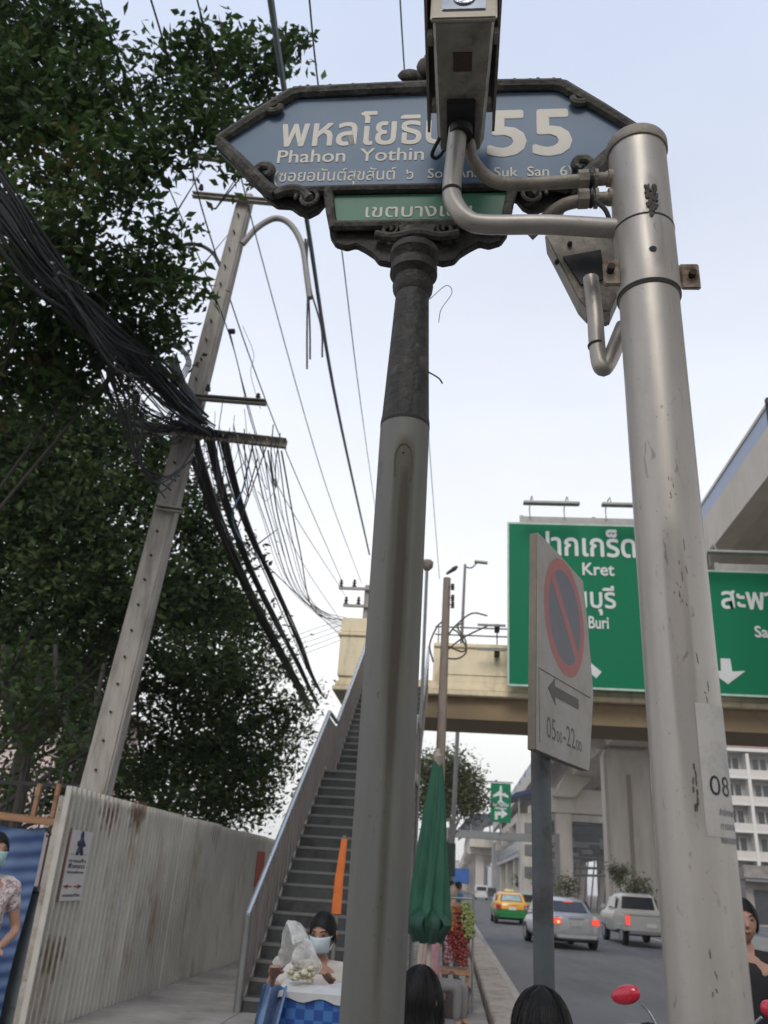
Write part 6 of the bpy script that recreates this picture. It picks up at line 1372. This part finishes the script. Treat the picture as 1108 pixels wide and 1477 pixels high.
# F: vendors down the pavement
person('person in a faded pink top sitting sideways beside the folded green parasol', float(atY(622, 1350, 11)[0]), 11, .12, H=1.58, yaw=R(70), pose='sit', seat=.4, shirt=(.36, .20, .22), trousers=(.16, .15, .15), sleeve='long', low=True, hair_n=300, fine=.014)
q = atY(652, 1335, 14)
person('person in a beige cap standing behind the garland stall', q[0], 14.2, .12, H=1.5, yaw=R(160), shirt=(.2, .14, .12), trousers=(.05, .05, .05), low=True, hair_n=300, fine=.014, hairmat=M('beige_cap', (.3, .24, .2), .8))
for px, py, Y, sh_, lb in ((650, 1302, 21, (.32, .42, .05), 'person in a yellow-green vest farther down the pavement'), (661, 1300, 24, (.05, .16, .3), 'person in a blue top farther down the pavement'), (642, 1290, 28, (.32, .07, .06), 'person in a red top farthest down the pavement'), (655, 1288, 32, (.5, .42, .4), 'person in a pale top beyond the blue-shirted one')):
    q = atY(px, py, Y); person(lb, q[0], Y, .12, H=1.6, yaw=R(20*Y % 180), shirt=sh_, trousers=(.04, .04, .06), low=True, hair_n=150, fine=.02)
# garland stall
gs = thing('garland_stall', 'small stall hung with red and yellow-green flower garlands on the pavement', 'stall', (.1, 12.6, .1))
gx = float(atY(655, 1350, 12.4)[0]); 
for dx in (-.2, .25): MB().cyl((gx+dx, 12.5, .1), (gx+dx, 12.5, 1.5), .015, seg=6).build('frame_post', tube_m, gs)
MB().tube([(gx-.22, 12.5, 1.45), (gx+.27, 12.5, 1.45)], .014, 6).build('hanging_rail', tube_m, gs)
MB().bx(gx-.25, gx+.22, 12.3, 12.9, .55, .6).build('table_top', wood, gs, bevel=.005)
for a in (-.22, .19):
    for b in (12.35, 12.85): MB().bx(gx+a-.02, gx+a+.02, b-.02, b+.02, .1, .55).build('leg', wood, gs)
for k, (dx, col, z) in enumerate(((-.12, 'red', 1.1), (-.02, 'red', 1.0), (.06, 'red', .9), (.1, 'red', 1.15), (.16, 'yg', 1.25), (.2, 'yg', 1.15), (-.18, 'or', 1.2), (0.02, 'or', 1.2), (.13, 'red', .82), (-.06, 'pk', .85))):
    mt = {'red': M('red_flowers', (.17, .025, .02), .8, var=.4, scale=40), 'yg': M('yellow_green_flowers', (.19, .22, .07), .8, var=.3, scale=40), 'or': M('orange_flowers', (.30, .11, .03), .8, var=.3, scale=40), 'pk': M('pink_flowers', (.30, .16, .18), .8, var=.3, scale=40)}[col]
    m = MB()
    for q_ in range(3):
        for j in range(12):
            m.sphere((gx+dx+(q_-1)*.045+.012*math.sin(j+k)+random.uniform(-.01, .01), 12.42+.03*q_+random.uniform(-.02, .02), z+.14-j*.027+random.uniform(-.01, .01)), (.026, .024, .022), 6, 4)
    m.build('garland', mt, gs, smooth=True)
bk_ = thing('basket', 'dark round basket in front of the garland stall', 'basket', (gx, 12.0, .12))
MB().lathe((gx-.02, 11.9, .12), [(.17, 0), (.24, .3), (.25, .33), (.22, .32), (.15, .04)], 18).build('basket_body', M('dark_wicker', (.07, .06, .055), .9, var=.3, scale=30, bump=.6), bk_)
MB().tube([(gx-.26, 11.9, .44), (gx-.02, 11.9, .62), (gx+.22, 11.9, .44)], .012, 6).build('handle', MATS['dark_wicker'], bk_)

# ------------------------------------------------------------------ trees and bushes
lf_ficus = leaf_mat('ficus_leaves', (.004, .012, .005), (.065, .12, .028), .35)
lf_mango = leaf_mat('mango_leaves', (.004, .013, .005), (.07, .115, .028), .35)
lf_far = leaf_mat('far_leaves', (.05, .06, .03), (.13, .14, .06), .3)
bark = M('bark', (.055, .047, .04), .95, var=.3, scale=6, bump=.8, bscale=20, stretch=(3, 3, .6))
def leaf_cloud(blobs, size, n_per, clump=26, spread=.22, seed=1, asp=.45):
    """blobs: (centre, radii, weight); returns vertex and face arrays of folded leaves set in clumps"""
    rg = np.random.default_rng(seed); cs = []
    for c, r_, w in blobs:
        nC = max(3, int(n_per*w/clump)); d = rg.normal(size=(nC, 3)); d /= np.linalg.norm(d, axis=1)[:, None]
        rad = rg.random(nC)**(1/2.2); p = V(*c)+d*V(*r_)*rad[:, None]
        k = (rg.random((nC, 1, 1))*.9+.55); q = p[:, None, :]+rg.normal(size=(nC, clump, 3))*spread*k*V(1, 1, .75)
        cs.append(q.reshape(-1, 3))
    P = np.concatenate(cs); n = len(P); s = size*(.6+.8*rg.random(n))[:, None]
    a = rg.normal(size=(n, 3)); a[:, 2] = a[:, 2]*.7-.35; a /= np.linalg.norm(a, axis=1)[:, None]
    b = np.cross(a, rg.normal(size=(n, 3))); b /= np.linalg.norm(b, axis=1)[:, None]; c = np.cross(a, b)
    v = np.stack([P-a*s*.5, P+b*s*asp*.5+c*s*.07+a*s*.0, P+a*s*.5-c*s*.06, P-b*s*asp*.5+c*s*.07], 1).reshape(-1, 3)
    f = np.arange(n*4).reshape(-1, 4); tri = np.concatenate([f[:, [0, 1, 2]], f[:, [0, 2, 3]]]); return v, tri
def fast_mesh(name, v, tri, mat, parent, kind=None, label=None):
    org = np.array(ORG.get(parent.name, (0, 0, 0))) if parent else 0
    me = bpy.data.meshes.new(name); v = v-org
    me.vertices.add(len(v)); me.vertices.foreach_set('co', v.ravel().astype(np.float32)); me.loops.add(len(tri)*3); me.loops.foreach_set('vertex_index', tri.ravel().astype(np.int32))
    me.polygons.add(len(tri)); me.polygons.foreach_set('loop_start', np.arange(0, len(tri)*3, 3, dtype=np.int32)); me.polygons.foreach_set('loop_total', np.full(len(tri), 3, dtype=np.int32))
    me.update(calc_edges=True); me.validate(); me.materials.append(mat); return link(name, me, parent, kind, label)
def pb_(px, py, Y, rp, depth=1.0, w=1.0):
    """a blob of foliage: its place in the world and a radius given by its apparent size"""
    c = atY(px, py, Y); dist = float(np.linalg.norm(c-EYE)*np.dot(ray(px, py), W2C.T @ V(0, 0, -1))); r_ = rp*dist/FPX
    return (c, (r_, r_*depth, r_*.95), w*r_*r_)
def tree(nm, label, base, blobs, size, dens, mat, seed, clump=26, spread=.2, trunk=.2, group=None, kids=True, asp=.45):
    t_ = thing(nm, label, 'tree', base, 0, group)
    v, f = leaf_cloud(blobs, size, dens, clump, spread, seed, asp)
    fast_mesh('crown', v, f, mat, t_, kind='stuff')
    b = V(*base); rg = random.Random(seed)
    mean = sum((V(*q[0]) for q in blobs))/len(blobs)
    fork = b+(mean-b)*.42*V(.6, .6, 1)
    MB().tube(spline([b, b*.6+fork*.4+V(.08, .05, 0), fork], 5), [trunk*(1-.45*i/10) for i in range(11)], 10).build('trunk', bark, t_, smooth=True)
    m = MB(); k0 = min(trunk*.28, .055) if kids else .028
    for bi, (c, r_, w) in enumerate(blobs):
        c = V(*c); mid = (fork+c)/2+V(rg.uniform(-.3, .3), rg.uniform(-.3, .3), rg.uniform(.0, .5))
        if not kids and bi not in (0, 4, 17, 21, 23): mid = c+V(-.8, .5, -.9)
        if kids or bi in (0, 4, 17, 21, 23): m.tube(spline([fork-V(0, 0, .15), mid, c, c+(c-mid)*.35], 4), [k0*(1-.88*i/12) for i in range(13)], 6)
        for _ in range(3):
            d = V(rg.gauss(0, 1), rg.gauss(0, 1), rg.gauss(0, .7)); d = d/np.linalg.norm(d)*V(*r_)*.85
            m.tube([mid*.35+c*.65, c+d*.5+V(0, 0, .05), c+d], [k0*.3, k0*.18, k0*.07], 5)
    m.build('limb', bark, t_, smooth=True); return t_
# near tree hanging over the pavement
Yn = 7.2
nearb = [pb_(*q) for q in ((60, 60, 7, 95), (140, 150, 7, 85), (60, 190, 7, 100), (150, 270, 7, 75), (60, 330, 7, 95), (225, 210, 7, 60), (290, 90, 7, 48), (340, 110, 7, 50), (395, 95, 7, 36), (300, 170, 7, 48), (350, 190, 7, 36), (265, 150, 7, 40), (130, 60, 7, 45), (225, 95, 7, 36), (20, 120, 7, 70), (330, 60, 7, 24), (425, 65, 7, 16),
                         (240, 330, 7.6, 30), (200, 390, 8, 55), (230, 430, 8, 50), (130, 420, 8, 80), (40, 450, 8, 90), (245, 480, 8.3, 36), (265, 415, 8.2, 18), (100, 520, 8.5, 80), (30, 560, 8.5, 80), (190, 500, 8.5, 55), (345, 255, 7, 14), (215, 240, 7, 24), (0, 0, 7, 80), (-70, 200, 7, 120), (-80, 450, 8, 130))]
nt_ = tree('ficus_tree', 'dense dark-leaved tree overhanging the pavement at the upper left, behind the cables', (-7.4, 9.6, 0), nearb, .14, 2300, lf_ficus, 3, clump=26, spread=.15, trunk=.2, kids=False)
# the nearest leaves are separate leaves
lm_ = MB(); lm_.add([(0, 0, 0), (.2, .16, .02), (.55, .2, .0), (1, 0, -.08), (.55, -.2, .0), (.2, -.16, .02), (.5, 0, -.05)], [(0, 1, 6), (1, 2, 6), (2, 3, 6), (3, 4, 6), (4, 5, 6), (5, 0, 6)])
lo = lm_.build('leaf', lf_ficus, nt_, local=True); rg = random.Random(9); o = lo; c0 = V(*ORG[nt_.name])
front = [b for b in nearb[:17]] + nearb[17:20]
for k in range(290):
    b = rg.choice(front[5:17]+front[10:20]); d = V(rg.gauss(0, 1), rg.gauss(0, 1)-.8, rg.gauss(0, 1)); d = d/np.linalg.norm(d)
    p = V(*b[0])+d*V(*b[1])*rg.uniform(.85, 1.15)
    if k: o = inst(lo, 'leaf', nt_, (0, 0, 0))
    o.location = p-c0; o.rotation_euler = (rg.uniform(0, 6.3), rg.uniform(-1, 1.2), rg.uniform(0, 6.3)); s = rg.uniform(.10, .15); o.scale = (s, s, s)
# middle and far trees
tree('mango_tree', 'large broad tree filling the left side behind the leaning utility pole', (-9.6, 18, 0),
     [pb_(*q) for q in ((60, 640, 16.5, 100), (150, 620, 16, 60), (40, 760, 16.5, 100), (150, 740, 16, 85), (230, 700, 16.5, 60), (283, 750, 17.5, 36), (312, 805, 18, 34), (90, 860, 16.5, 95), (-60, 700, 16.5, 130), (-60, 900, 16.5, 120), (190, 850, 16.5, 80), (280, 850, 18, 70), (230, 640, 16, 30), (318, 715, 17.5, 14), (352, 800, 18, 14))],
     .17, 2600, lf_mango, 5, clump=34, spread=.27, trunk=.3)
tree('mango_tree', 'rounded dark tree right of the leaning utility pole above the corrugated fence', (-8.2, 24, 0),
     [pb_(*q) for q in ((300, 900, 23, 70), (355, 890, 23.5, 34), (335, 965, 23, 62), (392, 915, 24, 18), (260, 990, 22, 70), (325, 1050, 23, 68), (393, 1030, 23.5, 38), (280, 1100, 22, 65), (360, 1120, 23, 55), (220, 1080, 21.5, 50), (120, 970, 21.5, 80), (60, 960, 21.5, 60), (200, 940, 21.5, 60), (310, 1160, 23, 40))],
     .19, 1500, lf_mango, 6, clump=34, spread=.3, trunk=.28)
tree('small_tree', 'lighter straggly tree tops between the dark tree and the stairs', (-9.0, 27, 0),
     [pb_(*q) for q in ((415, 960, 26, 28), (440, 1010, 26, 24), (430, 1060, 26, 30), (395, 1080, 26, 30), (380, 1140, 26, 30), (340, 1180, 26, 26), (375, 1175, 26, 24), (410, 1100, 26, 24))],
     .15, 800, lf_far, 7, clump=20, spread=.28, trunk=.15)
tree('back_tree', 'dim tree behind the iron fence at the lower left', (-12.5, 20, 0),
     [pb_(*q) for q in ((55, 985, 16, 60), (110, 1090, 15, 45), (40, 1035, 12.5, 42), (95, 1005, 12.3, 42), (20, 960, 12.4, 40), (125, 1085, 12.2, 26), (120, 1060, 20, 60), (15, 1150, 16, 30), (200, 1130, 20, 55), (40, 1110, 20, 26), (140, 1130, 20, 60), (-20, 1050, 20, 50), (90, 1160, 20, 40), (240, 1170, 20, 40))],
     .16, 1300, lf_mango, 8, clump=22, spread=.3, trunk=.3)
# bare leaning trunks at the lower left
for px0, px1, Y, lb in ((20, 60, 13, 'leaning dark tree trunk behind the wooden rail at the far left'), (95, 150, 15, 'second leaning dark trunk nearer the corrugated fence')):
    t_ = thing('tree_trunk', lb, 'tree trunk', (float(atY(px0, 1200, Y)[0]), Y, 0)); a = atY(px0, 1200, Y)
    MB().tube(spline([V(a[0]-.1, Y, 0), a, atY((px0+px1)/2, 1090, Y), atY(px1, 960, Y)], 6), [.13-.005*i for i in range(19)], 8).build('trunk', bark, t_, smooth=True)
    MB().tube(spline([atY((px0+px1)/2, 1090, Y), atY(px0-10, 1010, Y), atY(px0-15, 930, Y)], 5), [.08-.004*i for i in range(11)], 6).build('limb', bark, t_, smooth=True)
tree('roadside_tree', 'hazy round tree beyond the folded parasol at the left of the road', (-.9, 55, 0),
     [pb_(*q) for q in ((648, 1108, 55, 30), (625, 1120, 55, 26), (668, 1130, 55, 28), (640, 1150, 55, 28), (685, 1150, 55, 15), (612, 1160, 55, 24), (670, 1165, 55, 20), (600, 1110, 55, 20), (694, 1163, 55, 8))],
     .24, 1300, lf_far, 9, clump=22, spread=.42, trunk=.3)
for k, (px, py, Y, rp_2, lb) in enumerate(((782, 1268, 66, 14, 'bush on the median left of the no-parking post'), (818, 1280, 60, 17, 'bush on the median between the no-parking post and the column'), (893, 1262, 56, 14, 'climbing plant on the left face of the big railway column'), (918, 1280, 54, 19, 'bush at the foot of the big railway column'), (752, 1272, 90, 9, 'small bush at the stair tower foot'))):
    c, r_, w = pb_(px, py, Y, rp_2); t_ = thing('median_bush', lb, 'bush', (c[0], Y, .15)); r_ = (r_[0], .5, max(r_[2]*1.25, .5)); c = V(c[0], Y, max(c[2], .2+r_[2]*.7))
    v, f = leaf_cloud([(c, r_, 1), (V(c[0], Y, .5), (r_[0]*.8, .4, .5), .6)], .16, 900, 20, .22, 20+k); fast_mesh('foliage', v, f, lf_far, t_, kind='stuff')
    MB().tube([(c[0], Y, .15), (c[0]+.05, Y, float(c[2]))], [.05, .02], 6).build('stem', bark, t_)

# unseen tree added behind the viewer to shade the lower poles and pavement
bt = thing('added_shade_tree', 'broad pavement tree behind the viewer shading the footpath', 'tree', (-3.0, -7.5, .1))
v, f = leaf_cloud([(V(-.4, -7.2, 6.4), (3.6, 2.6, 2.9), 1), (V(2.6, -7.6, 6.0), (2.2, 2.0, 2.2), .6), (V(-3.4, -7.4, 6.8), (2.8, 2.6, 2.6), .9)], .26, 6500, 30, .4, 77)
fast_mesh('crown', v, f, lf_ficus, bt, kind='stuff')
MB().tube(spline([(-3.0, -7.5, .1), (-2.8, -7.4, 2.6), (-2.0, -7.3, 4.6), (-1.0, -7.2, 6.4)], 6), [.24-.008*i for i in range(19)], 10).build('trunk', bark, bt, smooth=True)

# ------------------------------------------------------------------ the air
hzm = bpy.data.materials.new('haze_air'); hzm.use_nodes = True; t = hzm.node_tree; t.nodes.clear(); pv = t.nodes.new('ShaderNodeVolumePrincipled'); pv.inputs['Density'].default_value = .0005; pv.inputs['Color'].default_value = (.92, .93, .95, 1)
oo = t.nodes.new('ShaderNodeOutputMaterial'); t.links.new(pv.outputs[0], oo.inputs['Volume'])
MB().bx(-1600, 1600, -400, 2700, -1.1, 30).build('haze', hzm, kind='stuff')
